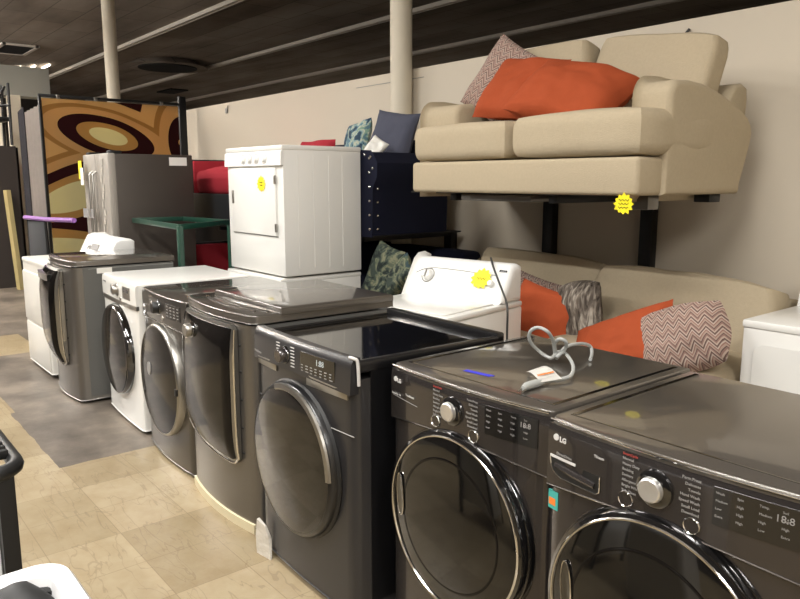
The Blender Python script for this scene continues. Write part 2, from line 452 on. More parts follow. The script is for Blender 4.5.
def starburst(name, r, m, parent, n=12, th=.002):
    """flat star card in xz, facing -y, with print"""
    bm = bmesh.new(); pts = []
    for k in range(2*n):
        a = 2*PI*k/(2*n); q = r*(1+.06*math.sin(k*2.3)) if k % 2 == 0 else r*.78
        pts.append((q*math.cos(a)*1.08, q*math.sin(a)))
    prism(bm, pts, -th, 0, axis='Y')
    return obj(name, bm, m, parent, smooth=False)
def scribble(s, rows, w, step, name='handwriting'):
    """illegible pen strokes, as on the tag"""
    for k in range(rows):
        z = (rows-1)*step/2-k*step; pts = [(-w/2+w*i/9, -.0026, z+(step*.3)*math.sin(i*2.2+k)) for i in range(10)]
        obj(name, T(pts, .0016, n=5), 'ink', s)

# ------------------------------------------------------------------ setting
WY = 4.3; HC = 4.6
bm = bmesh.new(); box(bm, -30, 5, -9, 16, -.1, 0); struct('floor', bm, 'floor')
bm = bmesh.new(); box(bm, -30, 5, -9, 16, HC, HC+.1); struct('ceiling', bm, 'ceiling')
struct('wall_back', B(-16, 5, WY, WY+.12, 0, 2.62), 'wall', label='warm white partition wall behind the sofas, stopping short of the ceiling')
struct('wall_far', B(-30.1, -30, -9, 16, 0, HC), 'dark_reflect_wall')
struct('wall_right', B(5, 5.1, -9, 16, 0, HC), 'wall')
struct('wall_added_dark', B(-30, 5, -3.1, -3, 0, HC), 'dark_reflect_wall')  # added wall, out of view, darkens what the glass doors reflect
struct('wall_rear', B(-30, 5, 16, 16.1, 0, HC), 'wall')
for i, y in enumerate((5.83, 8.6, 11.35)):
    bm = bmesh.new(); box(bm, -29, 4.5, y-.04, y+.04, HC-.06, HC)
    box(bm, -29, 4.5, y-.055, y-.035, HC-.075, HC-.03); box(bm, -29, 4.5, y+.035, y+.055, HC-.075, HC-.03)
    struct('trim_%d' % (i+1), bm, 'track', label='pale metal strip running along the dark ceiling')
struct('wall_bulkhead', B(-13.9, -13.5, -6, 3.43, 3.02, 3.5), 'grey_panel')
# round columns
def column(x, y, r, lab, z1=HC):
    t = thing('round_column', lab, 'column', (x, y, 0))
    bm = bmesh.new(); bmesh.ops.create_cone(bm, cap_ends=True, segments=40, radius1=r, radius2=r, depth=2.5, matrix=Matrix.Translation((0, 0, 1.25))); obj('lower_shaft', bm, 'column', t)
    bm = bmesh.new(); bmesh.ops.create_cone(bm, cap_ends=True, segments=40, radius1=r*1.02, radius2=r*1.02, depth=z1-2.5, matrix=Matrix.Translation((0, 0, (z1+2.5)/2))); obj('upper_shaft', bm, 'column', t)
    return t
column(-5.08, 4.19, .095, 'cream round column in front of the wall between navy and beige sofas')
column(-11.6, 3.85, .095, 'cream round column rising behind the hanging swirl rug')
column(-16.3, 3.2, .06, 'thin distant column above the grey bulkhead at far left')
bm = bmesh.new(); box(bm, -13.55, -13.35, 2.75, 2.93, 0, 3.02, bev=.01)
tag(obj('square_post', bm, 'column', smooth=False), 'square cream post at far left under the grey bulkhead', 'post')
# ceiling vents
t = thing('ceiling_vent', 'dark square vent opening in the ceiling at far left', 'vent', (-18.7, 4.05, HC-.03))
obj('grille', B(-.62, .62, -.3, .3, -.01, .01), 'vent', t, False)
bm = bmesh.new()
for s in (-1, 1): box(bm, s*.66-.04, s*.66+.04, -.36, .36, -.02, .02); box(bm, -.7, .7, s*.34-.04, s*.34+.04, -.02, .02)
obj('frame', bm, 'track', t, False)
t = thing('ceiling_diffuser', 'large round dark air diffuser on the ceiling behind the cream column', 'vent', (-18.4, 7.5, HC))
bm = bmesh.new(); bmesh.ops.create_cone(bm, cap_ends=True, segments=40, radius1=1.0, radius2=.75, depth=.14, matrix=Matrix.Translation((0, 0, -.07))); obj('rim', bm, 'ceiling', t)
bm = bmesh.new(); bmesh.ops.create_cone(bm, cap_ends=True, segments=40, radius1=.72, radius2=.72, depth=.03, matrix=Matrix.Translation((0, 0, -.15))); obj('core', bm, 'vent', t)
t = thing('ceiling_vent', 'small dark ceiling vent just above the end post of the rug rack', 'vent', (-24.0, 9.9, HC-.03))
obj('grille', B(-.6, .6, -.3, .3, -.02, .02), 'vent', t, False)
# lamps: long fluorescent fixtures under the ceiling
def lamp(x, y, e, L=2.4, lab='long white fluorescent ceiling fixture over the shop aisle', rz=0):
    t = thing('ceiling_light', lab, 'ceiling light', (x, y, HC), rz, 'fluorescent ceiling fixtures above the aisle and added uplights')
    bm = bmesh.new(); prism(bm, [(-.07, 0), (.07, 0), (.05, -.09), (-.05, -.09)], -L/2, L/2, axis='X')
    obj('housing', bm, 'lamp_white', t, False)
    ld = bpy.data.lights.new('tube_or_added_lamp', 'AREA'); ld.shape = 'RECTANGLE'; ld.size = L; ld.size_y = .16; ld.energy = e; ld.color = (1, .97, .925)
    lo = bpy.data.objects.new('tube_or_added_lamp', ld); COL.objects.link(lo); lo.parent = t; lo.location = (0, 0, -.11)
    return t
E_L = 160
for y in (-1.9, .3):
    for x in (-19, -14.6, -10.2, -5.8, -1.4, 2.8):
        lamp(x, y, E_L*(1.0 if y < .2 else .8))
for x in (-24, -17, -11.5):
    # added unseen uplights that brighten the dark ceiling at far left
    t = lamp(x, -.8, 60, lab='added unseen uplight fixture brightening the far left ceiling'); t.location.z = HC-.7
    ld = bpy.data.lights.new('tube_or_added_lamp', 'AREA'); ld.shape = 'RECTANGLE'; ld.size = 2.4; ld.size_y = .16; ld.energy = 1000; ld.color = (1, .97, .925)
    lo = bpy.data.objects.new('tube_or_added_lamp', ld); COL.objects.link(lo); lo.parent = t; lo.location = (0, 0, .03); lo.rotation_euler = (PI, 0, 0)
for x in (-26, -18): lamp(x, 13.5, E_L*.6, lab='long white fluorescent ceiling fixture beyond the partition wall')
# glowing bars put in for faint reflections on the far left ceiling
for i, (x, y) in enumerate(((-21.8, 4.75), (-21.4, 5.0), (-21.0, 5.25))):
    tag(obj('ceiling_glint', T([(-.45, 0, 0), (.45, 0, 0)], .025), 'tube'), 'small glowing bar for a reflection on the ceiling above the grey bulkhead', 'reflection', 'distant ceiling reflections').location = (x, y, HC-.04)  # material 'tube' is the glow of the reflection bars
# wall marks: conduit stubs
for x, z, w in ((-8.7, 2.52, .05), (-4.97, 2.5, .0), (-2.52, 2.5, .08)):
    if not w: continue
    bm = bmesh.new(); box(bm, -w/2, w/2, -.02, 0, -.03, .03, bev=.004); tube(bm, [(w*.3, -.012, .0), (w*.8, -.02, .03), (w*1.1, -.015, .06)], .008)
    o = obj('wall_bracket', bm, 'darkcord' if w > .06 else 'line_grey'); o.location = (x, WY, z)
    tag(o, 'tiny metal bracket on the wall above the upper beige sofa' if w > .06 else 'tiny metal hook high on the wall left of the stacked dryer', 'bracket')
struct('trim_4', B(-5.9, -4.9, WY-.004, WY, 2.535, 2.54), 'line_grey')

# ------------------------------------------------------------------ washers and dryers in the front row
def lg(t, hw=.377, d=.78, hgt=.978, drawer=True):
    F = bowF(hw, .03)
    body = prism(bmesh.new(), plan(hw, d, F), .018, hgt-.025, 0, .005)
    obj('body', body, 'graphite_dark', t)
    zl = lambda x: .768+.03*math.cos(x/hw*1.45)
    # control panel
    off = lambda u, v: .007*(1-max(0, (v-.8)/.2)**2*.75)
    obj('control_panel', patch(F, -hw+.002, hw-.002, zl, hgt-.02, off, nx=30, nz=14), 'graphite_dark', t)
    G = lambda x: F(x)-.0075
    obj('trim_line', T([(x, F(x)-.0068, zl(x)) for x in [-hw+.004+(2*hw-.008)*i/30 for i in range(31)]], .003, n=6), 'chrome', t)
    # top
    pl = plan(hw-.002, d, F)
    obj('top_panel', prism(bmesh.new(), pl, hgt-.03, hgt, .008), 'graphite_top', t)
    obj('top_edge_trim', T([(x, F(x)-.004, hgt-.006) for x in [-hw+.01+(2*hw-.02)*i/30 for i in range(31)]], .0035, n=6), 'chrome', t)
    bm = bmesh.new()
    box(bm, -hw+.035, hw-.035, .05, .056, hgt, hgt+.0012); box(bm, -hw+.035, -hw+.05, .06, d-.03, hgt, hgt+.0012); box(bm, hw-.05, hw-.035, .06, d-.03, hgt, hgt+.0012)
    obj('top_groove', bm, 'black_gloss', t, False)
    # knob
    kx, kz = -.012, .888; ky = G(kx)
    k = obj('knob_bezel', lathe_y([(0, -.012), (.040, -.012), (.048, -.008), (.051, .004)], kx, ky, kz, 48), 'black_gloss', t)
    obj('knob', lathe_y([(0, -.020), (.027, -.022), (.031, -.019), (.033, -.008), (.033, 0)], kx-.004, ky-.004, kz, 48), 'knob_metal', k)
    for bx, bz in ((-.094, .832), (.088, .828)):
        q = obj('button', lathe_y([(.019, -.003), (.0205, -.005), (.022, -.003), (.022, .004)], bx, G(bx), bz, 32), 'chrome', t)
        obj('button_face', lathe_y([(0, -.002), (.019, -.003), (.019, .004)], bx, G(bx), bz, 32), 'graphite_dark', q)
    # printed programme names
    rows = ['Normal', 'Heavy Duty', 'Bedding', 'Sanitary', 'Allergiene', 'Bright Whites', 'Tub Clean']
    rows2 = ['Perm.Press', 'Delicates', 'Towels', 'Hand Wash', 'Speed Wash', 'Small Load', 'Download']
    L = [text_mesh('SmartCycle', .0095, (-.108, G(-.08)-.0012, .951), 'print_red', t, slope(F, -.08))]
    a = []
    for i, s in enumerate(rows): a.append(text_mesh(s, .0105, (-.108, G(-.09)-.0014, .938-.0145*i), 'print_dim', t, slope(F, -.08)))
    L[0].name = 'printed_heading'
    b = []
    for i, s in enumerate(rows2): b.append(text_mesh(s, .0105, (.105, G(.08)-.0014, .942-.0145*i), 'print_dim', t, slope(F, .08), align='RIGHT'))
    join_meshes(a, 'cycle_names'); join_meshes(b, 'cycle_names')
    # display
    x0, x1, z0, z1 = .135, .335, .852, .945
    ds = obj('display', patch(G, x0, x1, z0, z1, lambda u, v: .002, nx=10, nz=4, back=.004), 'display', t)
    for j in range(4):
        w = []
        for i in range(4):
            xx = x0+.006+j*.048
            w.append(text_mesh(('Wash', 'Spin', 'Temp.', 'Soil')[j] if i == 0 else random.choice(['High', 'Low', 'Medium', 'Extra']), .0085, (xx, G(xx+.01)-.0028, z1-.016-.019*i), 'print_dim', t, slope(F, xx)))
        q = join_meshes(w, 'display_print'); q.parent = ds
    q = text_mesh('18:8', .024, (.27, G(.28)-.0032, .908), 'print_dim', t, slope(F, .29), name='display_digits'); q.parent = ds
    # logo
    o1 = obj('logo_disc', lathe_y([(0, -.0022), (.0095, -.002), (.0095, .002)], -.341, G(-.341), .9245, 28), 'print', t)
    text_mesh('LG', .021, (-.326, G(-.31)-.001, .9165), 'print', t, slope(F, -.31), name='logo_letters', bold=.0008)
    if drawer:
        text_mesh('TSteam', .011, (-.20, G(-.19)-.001, .912), 'print', t, slope(F, -.19), name='printed_word')
        pts = [(-.362, .862), (-.178, .862), (-.178, .818), (-.19, .809), (-.318, .809), (-.345, .82), (-.358, .84)]
        bm = bmesh.new(); vs = [bm.verts.new((x, G(x)-.001, z)) for x, z in pts]; vb = [bm.verts.new((x, G(x)+.01, z)) for x, z in pts]
        bm.faces.new(vs); bm.faces.new(vb[::-1])
        for i in range(len(pts)): bm.faces.new((vs[i], vs[(i+1) % len(pts)], vb[(i+1) % len(pts)], vb[i]))
        dr = obj('detergent_drawer', bm, 'black_matte', t, False)
        obj('drawer_grip', T([(-.34, G(-.34)+.002, .842), (-.27, G(-.27)-.002, .837), (-.195, G(-.195)+.002, .830)], .010, smooth_n=4), 'graphite_dark', dr)
        obj('drawer_edge', T([(x, G(x)-.002, z) for x, z in pts[1:]+[pts[0]]], .0017, n=6), 'chrome', dr)
        obj('drawer_label', patch(G, -.362, -.265, .862, .869, lambda u, v: .002, nx=6, nz=2, back=.002), 'print', dr)
        q = text_mesh('DirectDrive', .012, (-.335, G(-.31)-.001, .876), 'print_dim', t, slope(F, -.3)); q.parent = dr
        bm = patch(G, -.37, -.332, .70, .755, lambda u, v: -.0055, nx=4, nz=2, back=.012)
        st = obj('energy_sticker', bm, 'teal_ink', t)
        obj('sticker_panel', patch(G, -.367, -.341, .712, .733, lambda u, v: -.0045, nx=3, nz=2, back=.012), 'orange_ink', st)
    else:
        a = [text_mesh('TrueSteam', .012, (-.27, G(-.25)-.001, .878), 'print', t, slope(F, -.25)), text_mesh('SensorDry  9.0', .010, (-.36, G(-.33)-.001, .868), 'print_dim', t, slope(F, -.33))]
        join_meshes(a, 'printed_word')
        obj('print_underline', T([(x, G(x)-.001, .862-.05*(x+.36)) for x in (-.36, -.3, -.24, -.2)], .001, n=5), 'print_dim', t)
    # door
    cx, cz, R = .0, .492, .324
    cy = -.012
    rec = obj('door_surround', lathe_y([(R+.004, .05), (R+.012, -.005), (R+.006, -.016), (R-.02, -.02)], cx, cy, cz, 96), 'black_gloss', t)
    dr = obj('door', lathe_y([(R+.002, .03), (R+.002, -.03), (R-.004, -.042), (R-.014, -.046), (R-.02, -.044)], cx, cy, cz, 96), 'black_gloss', t)
    obj('door_ring', lathe_y([(R-.014, -.0455), (R-.017, -.0485), (R-.021, -.048), (R-.023, -.044)], cx, cy, cz, 96), 'chrome', dr)
    obj('door_glass', lathe_y([(R-.022, -.043), (R-.05, -.050), (R-.12, -.058), (R-.2, -.063), (.06, -.066), (0, -.0665)], cx, cy, cz, 96), 'door_glass', dr)
    # inner bowl outline
    obj('door_window_edge', lathe_y([(R-.088, -.0540), (R-.093, -.0563), (R-.098, -.0560)], cx, cy, cz, 96), 'door_glass2', dr)
    # recessed handle on the left
    loop = []
    for k in range(28):
        q = 2*PI*k/28; ex, ez = .019*math.cos(q), .078*math.sin(q)
        x_, z_ = -.247+ex*math.cos(.08)-ez*math.sin(.08), .03+ez
        rr_ = math.hypot(x_, z_); yy = -.0495-.009*max(0, (.30-rr_)/.10)
        loop.append((cx+x_, cy+yy-.004, cz+z_))
    hb = bmesh.new(); vs = [hb.verts.new(p) for p in loop]; vb = [hb.verts.new((p[0], p[1]+.012, p[2])) for p in loop]
    hb.faces.new(vs); hb.faces.new(vb[::-1])
    for i in range(len(loop)): hb.faces.new((vs[i], vs[(i+1) % len(loop)], vb[(i+1) % len(loop)], vb[i]))
    hd = obj('door_handle', hb, 'black_gloss', dr, False)
    obj('handle_rim', T(loop, .0022, n=6, closed=True), 'chrome', dr)
    for sz in (-.13, .13):   # hinge bolts at the right edge
        pass
    feet(t, hw, d)
    return t

t1 = thing('washing_machine', 'graphite front-load washer at the right end of the front row, with a detergent drawer', 'washing machine', (-.848, 1.525, 0), 0, 'graphite front-load pair')
lg(t1); rescale(t1, .948, .086)
t2 = thing('clothes_dryer', 'graphite front-load dryer with a coiled grey power cord lying on its top', 'clothes dryer', (-1.576, 1.555, 0), 0, 'graphite front-load pair')
lg(t2, drawer=False); rescale(t2, .948, .086)
# hose hook on left side of the dryer
# ---- black topped dark grey dryer
def samsung(t, hw=.4, d=.83):
    F = bowF(hw, .018)
    obj('body', prism(bmesh.new(), plan(hw, d, F, r=.03), .018, .90, 0, .005), 'samsung', t)
    obj('side_panel', B(hw-.006, hw+.003, .075, d, .04, .93), 'side_black', t, False)
    obj('side_panel', B(-hw-.003, -hw+.006, .075, d, .04, .93), 'side_black', t, False)
    zl = lambda x: .842+.012*math.cos(x/hw*1.5)
    def off(u, v): return .022-.008*v-.016*max(0, (v-.75)/.25)**2
    obj('control_panel', patch(F, -hw+.004, hw-.004, zl, .985, off, nx=30, nz=12, back=.03), 'samsung', t)
    G = lambda x: F(x)-.0185
    # light grips under the panel
    for x0, x1 in ((-.385, -.19), (.075, .36)):
        obj('panel_grip', patch(F, x0, x1, lambda x: .815, lambda x: zl(x)+.012, lambda u, v: .006+.018*v*min(1, 6*u, 6*(1-u)), nx=14, nz=5, back=.0), 'satin', t)
    # top with raised rim
    bm = prism(bmesh.new(), plan(hw, d, F, r=.05), .93, .955, 0)
    obj('top_panel', bm, 'black_gloss', t)
    bm = bmesh.new(); box(bm, hw-.028, hw+.006, .02, d, .925, .972, bev=.008); box(bm, -hw-.003, -hw+.012, .02, d, .93, .962, bev=.004)
    box(bm, -hw-.006, hw+.006, d-.04, d+.01, .93, .985, bev=.01)
    obj('top_rim', bm, 'side_black', t)
    bm = bmesh.new(); box(bm, -hw+.04, hw-.04, .0, .05, .95, .975, bev=.006)
    obj('top_ledge', bm, 'samsung', t)
    # knob with marks
    kx, kz = -.075, .914
    kb = obj('knob_bezel', lathe_y([(0, -.01), (.036, -.01), (.04, 0), (.04, .012)], kx, G(kx), kz, 40), 'black_gloss', t)
    obj('knob', lathe_y([(0, -.042), (.026, -.042), (.03, -.037), (.033, -.005), (.033, 0)], kx, G(kx), kz, 40), 'graphite_dark', kb)
    bm = bmesh.new()
    for i in range(7):
        z = .955-.0135*i
        for x in (kx-.075, kx+.052): box(bm, x, x+.028, G(x)-.003-.002, G(x)-.001, z, z+.0035)
    obj('cycle_marks', bm, 'print', t, False)
    ds = obj('display', patch(G, .055, .3, .868, .955, lambda u, v: .002, nx=10, nz=3, back=.004), 'display', t)
    w = [text_mesh('1:88', .034, (.17, G(.2)-.0035, .918), 'digits', t, slope(F, .2))]
    w[0].name = 'display_digits'; w[0].parent = ds
    bm = bmesh.new()
    for i in range(3):
        for j in range(7):
            x = .062+.034*j; box(bm, x, x+random.uniform(.01, .022), G(x+.01)-.0045, G(x+.01)-.001, .875+.012*i, .8785+.012*i)
    obj('display_marks', bm, 'print_dim', ds, False)
    text_mesh('MultiSteam', .017, (-.385, G(-.35)-.002, .872), 'print_dim', t, slope(F, -.35), name='printed_word')
    # seam beside the door
    obj('seam', T([(x, F(x)-.0005, .665) for x in [-.392, -.36]], .0025, n=5), 'black_matte', t)
    obj('seam', T([(x, F(x)-.0005, .675) for x in [.20, .26, .32, .372, .392]], .0025, n=5), 'line_grey', t)
    cx, cz, R = -.03, .465, .335; cy = -.015
    obj('door_surround', lathe_y([(R+.006, .05), (R+.012, 0), (R+.002, -.012)], cx, cy, cz, 96), 'black_matte', t)
    dr = obj('door', lathe_y([(R, .03), (R, -.03), (R-.008, -.042), (R-.02, -.046)], cx, cy, cz, 96), 'side_black', t)
    obj('door_glass', lathe_y([(R-.018, -.045), (R-.06, -.054), (R-.14, -.064), (.1, -.072), (0, -.075)], cx, cy, cz, 96), 'door_glass', dr)
    obj('door_ring', lathe_y([(R-.003, -.04), (R-.006, -.051), (R-.024, -.055), (R-.031, -.05)], cx, cy, cz, 60, arc=(.02, PI*.60)), 'satin', dr)
    obj('corner_clip', T([(hw-.03, -.004, .985), (hw-.002, -.002, .985), (hw+.008, .008, .97), (hw+.009, .012, .88)], .007, n=8, smooth_n=4), 'print', t)
    feet(t, hw, d)
ts = thing('clothes_dryer', 'dark grey front-load dryer with a shiny black rimmed top, left of the graphite pair', 'clothes dryer', (-2.375, 1.45, 0), -.03)
samsung(ts); rescale(ts, .9375, .107, .885)

# ---- bulging-front machines (tall glass door)
def bulge(t, hw, d, hgt, bow, dx0, dx1, dz0, dz1, body, side, cover=True, knob=True, do=.034):
    F = bowF(hw, bow)
    obj('body', prism(bmesh.new(), plan(hw, d, F, r=.03), .018, hgt-.05, 0, .006), body, t)
    for s in (-1, 1):
        obj('side_panel', B(min(s*(hw-.006), s*(hw+.003)), max(s*(hw-.006), s*(hw+.003)), .06, d, .04, hgt-.05), side, t, False)
    obj('top_panel', prism(bmesh.new(), plan(hw+.004, d+.01, lambda x: F(x)-.003, r=.03), hgt-.04, hgt, .008, .004), 'graphite_top' if cover else body, t)
    G = lambda x: F(x)-.004
    # tall door: rounded patch
    def zb(x):
        u = (x-dx0)/(dx1-dx0); return dz0+(.06 if knob else .10)*(1-u)**2*(1 if u < 1 else 0)+.035*max(0, (u-.93)/.07)**2
    def zt(x):
        u = (x-dx0)/(dx1-dx0); return dz1-.03*max(0, 1-u/.06)**2-.02*max(0, (u-.95)/.05)**2
    def off(u, v): return .012+do*(1-(2*v-1)**4)*min(1, (1-u)*9+.25)*min(1, u*9+.25)
    dr = obj('door', patch(G, dx0, dx1, zb, zt, off, nx=34, nz=24, back=.0), 'satin', t)
    m = .024
    GD = lambda x: G(x)
    def off2(u, v):
        x = dx0+m+(dx1-dx0-2*m)*u; uu = (x-dx0)/(dx1-dx0); z = zb(x)+m+(zt(x)-zb(x)-2*m)*v; vv = (z-zb(x))/(zt(x)-zb(x))
        return off(uu, vv)+.004
    obj('door_glass', patch(G, dx0+m*.6, dx1-m, lambda x: zb(x)+m, lambda x: zt(x)-m*.6, off2, nx=34, nz=24, back=-.008), 'door_glass2', dr)
    edge = []
    for i in range(25): z = zb(dx1)+(zt(dx1)-zb(dx1))*i/24; edge.append((dx1-.002, G(dx1)-off(1, i/24)-.004, z))
    bot = [(dx0+(dx1-dx0)*i/24, G(dx0+(dx1-dx0)*i/24)-off(i/24, 0)-.003, zb(dx0+(dx1-dx0)*i/24)+.003) for i in range(25)]
    obj('door_trim', T(bot+edge[1:], .006, n=8), 'chrome', dr)
    for z in (.33, .46, .60, .74, .87):
        bm = bmesh.new(); bmesh.ops.create_uvsphere(bm, u_segments=8, v_segments=6, radius=.007, matrix=Matrix.Translation((dx1+.012, F(dx1+.012), z)))
        obj('door_bumper', bm, 'black_matte', t)
    if knob:
        kx, kz = dx0+.20, dz1-.085; ky = G(kx)-.012-do*.75
        kb = obj('knob_bezel', lathe_y([(0, -.014), (.04, -.014), (.046, 0), (.046, .02)], kx+.035, ky, kz-.003, 40), 'black_gloss', t)
        obj('knob', lathe_y([(0, -.04), (.03, -.04), (.034, -.034), (.036, -.005), (.036, 0)], kx+.02, ky, kz, 40), 'satin', kb)
    else:
        bm = bmesh.new()
        obj('control_strip', patch(G, dx0+.06, dx1-.06, dz1-.09, dz1-.045, lambda u, v: .015+do, nx=10, nz=3, back=-.045), 'display', t)
    feet(t, hw, d)
tm = thing('washing_machine', 'grey washer with a bulging full-height glass door, left neighbour of the black-topped dryer', 'washing machine', (-3.24, 1.51, 0), -.03)
bulge(tm, .4, .8, 1.025, .045, -.385, .28, .265, .965, 'silver', 'silver_side')
TM = tm
obj('toe_strip', patch(bowF(.4, .045), -.39, .37, .0, .03, lambda u, v: .012, nx=20, nz=2, back=.03), 'ivory', tm)
# lid groove on that washer
bm = bmesh.new()
tube(bm, [(-.25, .06, 1.027), (.05, .03, 1.028), (.3, .06, 1.027)], .006, smooth_n=5); tube(bm, [(-.28, .11, 1.027), (.05, .075, 1.028), (.34, .11, 1.027)], .006, smooth_n=5)
obj('lid_ridge', bm, 'graphite_top', tm)
lb = prism(bmesh.new(), [(-.35, .14), (.415, .14), (.42, .80), (-.35, .80)], 1.02, 1.053, bev_top=.012)
obj('lid', lb, 'graphite_top', tm)
rescale(tm, .9625, .063)
tc_ = thing('washing_machine', 'silver grey washer with a bulging full-height glass door, near the far end of the row', 'washing machine', (-5.86, 1.47, 0), -.03)
bulge(tc_, .375, .74, 1.055, .045, -.365, .19, .24, .985, 'silver', 'silver_side', knob=False, do=.075)
bm = bmesh.new(); box(bm, .3785, .3795, .16, .27, .955, .995)
obj('side_label', bm, 'paper', tc_, False, label='small white paper label')
obj('side_seam', B(.3785, .3792, .1, .74, .99, .995), 'line_grey', tc_, False)
rescale(tc_, .99, .025)

# ---- graphite round-door washer (second)
def roundw(t, hw, d, body, glass, ring, white=False):
    F = bowF(hw, .012 if white else .028)
    obj('body', prism(bmesh.new(), plan(hw, d, F, r=.02), .018, .945, 0, .005), body, t)
    obj('top_panel', prism(bmesh.new(), plan(hw+.002, d, lambda x: F(x)+.0, r=.03), 0.94, .98, .008), body if white else 'graphite_top', t)
    zb = (lambda x: .835) if white else (lambda x: .80+.02*math.cos(x/hw*1.5))
    obj('control_panel', patch(F, -hw+.003, hw-.003, zb, .972, lambda u, v: .007-.006*max(0, (v-.7)/.3)**2, nx=24, nz=10), body, t)
    G = lambda x: F(x)-.0072
    if white:
        obj('grey_band', patch(F, -hw+.003, hw-.003, .805, .835, lambda u, v: .006, nx=24, nz=2), 'satin', t)
        kx, dx0, dx1 = .02, .15, .30
        text_mesh('SAMSUNG', .018, (-.35, G(-.3)-.001, .925), 'print_dim', t, slope(F, -.3), name='printed_word')
    else:
        kx, dx0, dx1 = .0, .13, .32
        obj('trim_line', T([(x, F(x)-.007, zb(x)) for x in [-hw+.004+(2*hw-.008)*i/24 for i in range(25)]], .003, n=6), 'chrome', t)
    kb = obj('knob_bezel', lathe_y([(0, -.006), (.042, -.006), (.046, 0), (.046, .01)], kx, G(kx), .905, 40), 'satin' if white else 'black_gloss', t)
    obj('knob', lathe_y([(0, -.036), (.028, -.036), (.033, -.03), (.035, 0)], kx+.0, G(kx), .905, 40), 'satin' if white else 'black_matte', kb)
    for bx, bz in ((kx-.13, .915), (kx+.075, .852)):
        obj('button', lathe_y([(0, -.006), (.014, -.005), (.016, 0), (.016, .006)], bx, G(bx), bz, 24), 'satin', t)
    ds = obj('display', patch(G, dx0, dx1, .862, .945, lambda u, v: .002, nx=8, nz=3, back=.004), 'display' if not white else 'satin', t)
    if white: obj('display_window', patch(G, dx0+.02, dx1-.03, .905, .935, lambda u, v: .004, nx=6, nz=2, back=.001), 'display', ds)
    else:
        bm = bmesh.new()
        for i in range(4):
            for j in range(4):
                x = dx0+.015+.045*j; box(bm, x, x+.022, G(x+.01)-.004, G(x+.01)-.001, .875+.018*i, .879+.018*i)
        obj('display_marks', bm, 'print_dim', ds, False)
    R, cz, cx = (.335, .47, -.0) if not white else (.325, .475, -.02)
    cy = -.018
    if white:
        dr = obj('door', lathe_y([(R, .04), (R, -.02), (R-.008, -.034), (R-.028, -.040), (R-.034, -.036)], cx, cy, cz, 80), 'black_gloss', t)
        obj('door_ring', lathe_y([(R-.008, -.034), (R-.012, -.040), (R-.024, -.043), (R-.03, -.04)], cx, cy, cz, 60, arc=(-.3, PI*.6)), 'graphite_dark', dr)
    else:
        dr = obj('door', lathe_y([(R, .04), (R+.002, -.025), (R-.006, -.038), (R-.014, -.041), (R-.02, -.038)], cx, cy, cz, 80), 'satin', t)
    obj('door_glass', lathe_y([(R-.016, -.0395), (R-.09, -.05), (R-.18, -.058), (0, -.064)], cx, cy, cz, 80), glass, dr)
    if not white:
        obj('door_notch', B(cx+R-.03, cx+R-.005, cy-.05, cy-.035, cz-.02, cz+.02, bev=.003), 'black_matte', dr)
        st = obj('door_sticker', lathe_y([(0, -.0665), (.03, -.0655), (.03, -.06)], cx-.08, cy, cz+.06, 24, sz=1.3), 'print_dim', dr)
    feet(t, hw, d)
t3 = thing('washing_machine', 'graphite washer with a round glass door, between the white washer and the bulging grey one', 'washing machine', (-4.04, 1.55, 0), -.05)
roundw(t3, .385, .8, 'graphite', 'door_glass2', 'satin')
t4 = thing('washing_machine', 'white front-load washer with a round black door and white top', 'washing machine', (-4.93, 1.59, 0), -.05)
roundw(t4, .41, .8, 'white', 'door_glass2', 'black', white=True)
bm = bmesh.new(); box(bm, .12, .3, .1, .16, .98, .9812)
obj('paper_label', bm, 'print_dim', t3, False)
rescale(t3, .987, .033)
rescale(t4, .963, .051)

# ---- far white dryer with console at the back
t5 = thing('clothes_dryer', 'plain white dryer at the far left end of the front row', 'clothes dryer', (-6.76, 1.47, 0))
F0 = lambda x: 0
obj('body', prism(bmesh.new(), plan(.39, .75, F0, r=.02), .035, .94, 0, .006), 'white_dull', t5)
obj('top_panel', prism(bmesh.new(), plan(.392, .76, lambda x: -.005, r=.02), .94, .972, .012), 'white_dull', t5)
obj('door', B(-.36, .36, -.014, .01, .42, .86, bev=.012), 'white_dull', t5)
obj('kick_panel', B(-.37, .37, -.008, .01, .05, .395, bev=.006), 'white_dull', t5)
bm = bmesh.new(); prism(bm, [(.50, .97), (.58, 1.125), (.62, 1.14), (.72, 1.14), (.75, 1.12), (.75, .97)], -.35, .39, axis='X', bev_top=.02, bev_bot=.02)
cp = obj('control_console', bm, 'white_plastic', t5)
bm = bmesh.new(); box(bm, -.2, 0, -.003, 0, -.03, .03); 
for i in range(5): box(bm, -.3+.02*i, -.29+.02*i, -.003, 0, -.04+.012*(i % 3), .0+.012*(i % 2))
o = obj('console_print', bm, 'print_dim', cp, False); o.location = (.06, .535, 1.05); o.rotation_euler = (-.4, 0, 0)

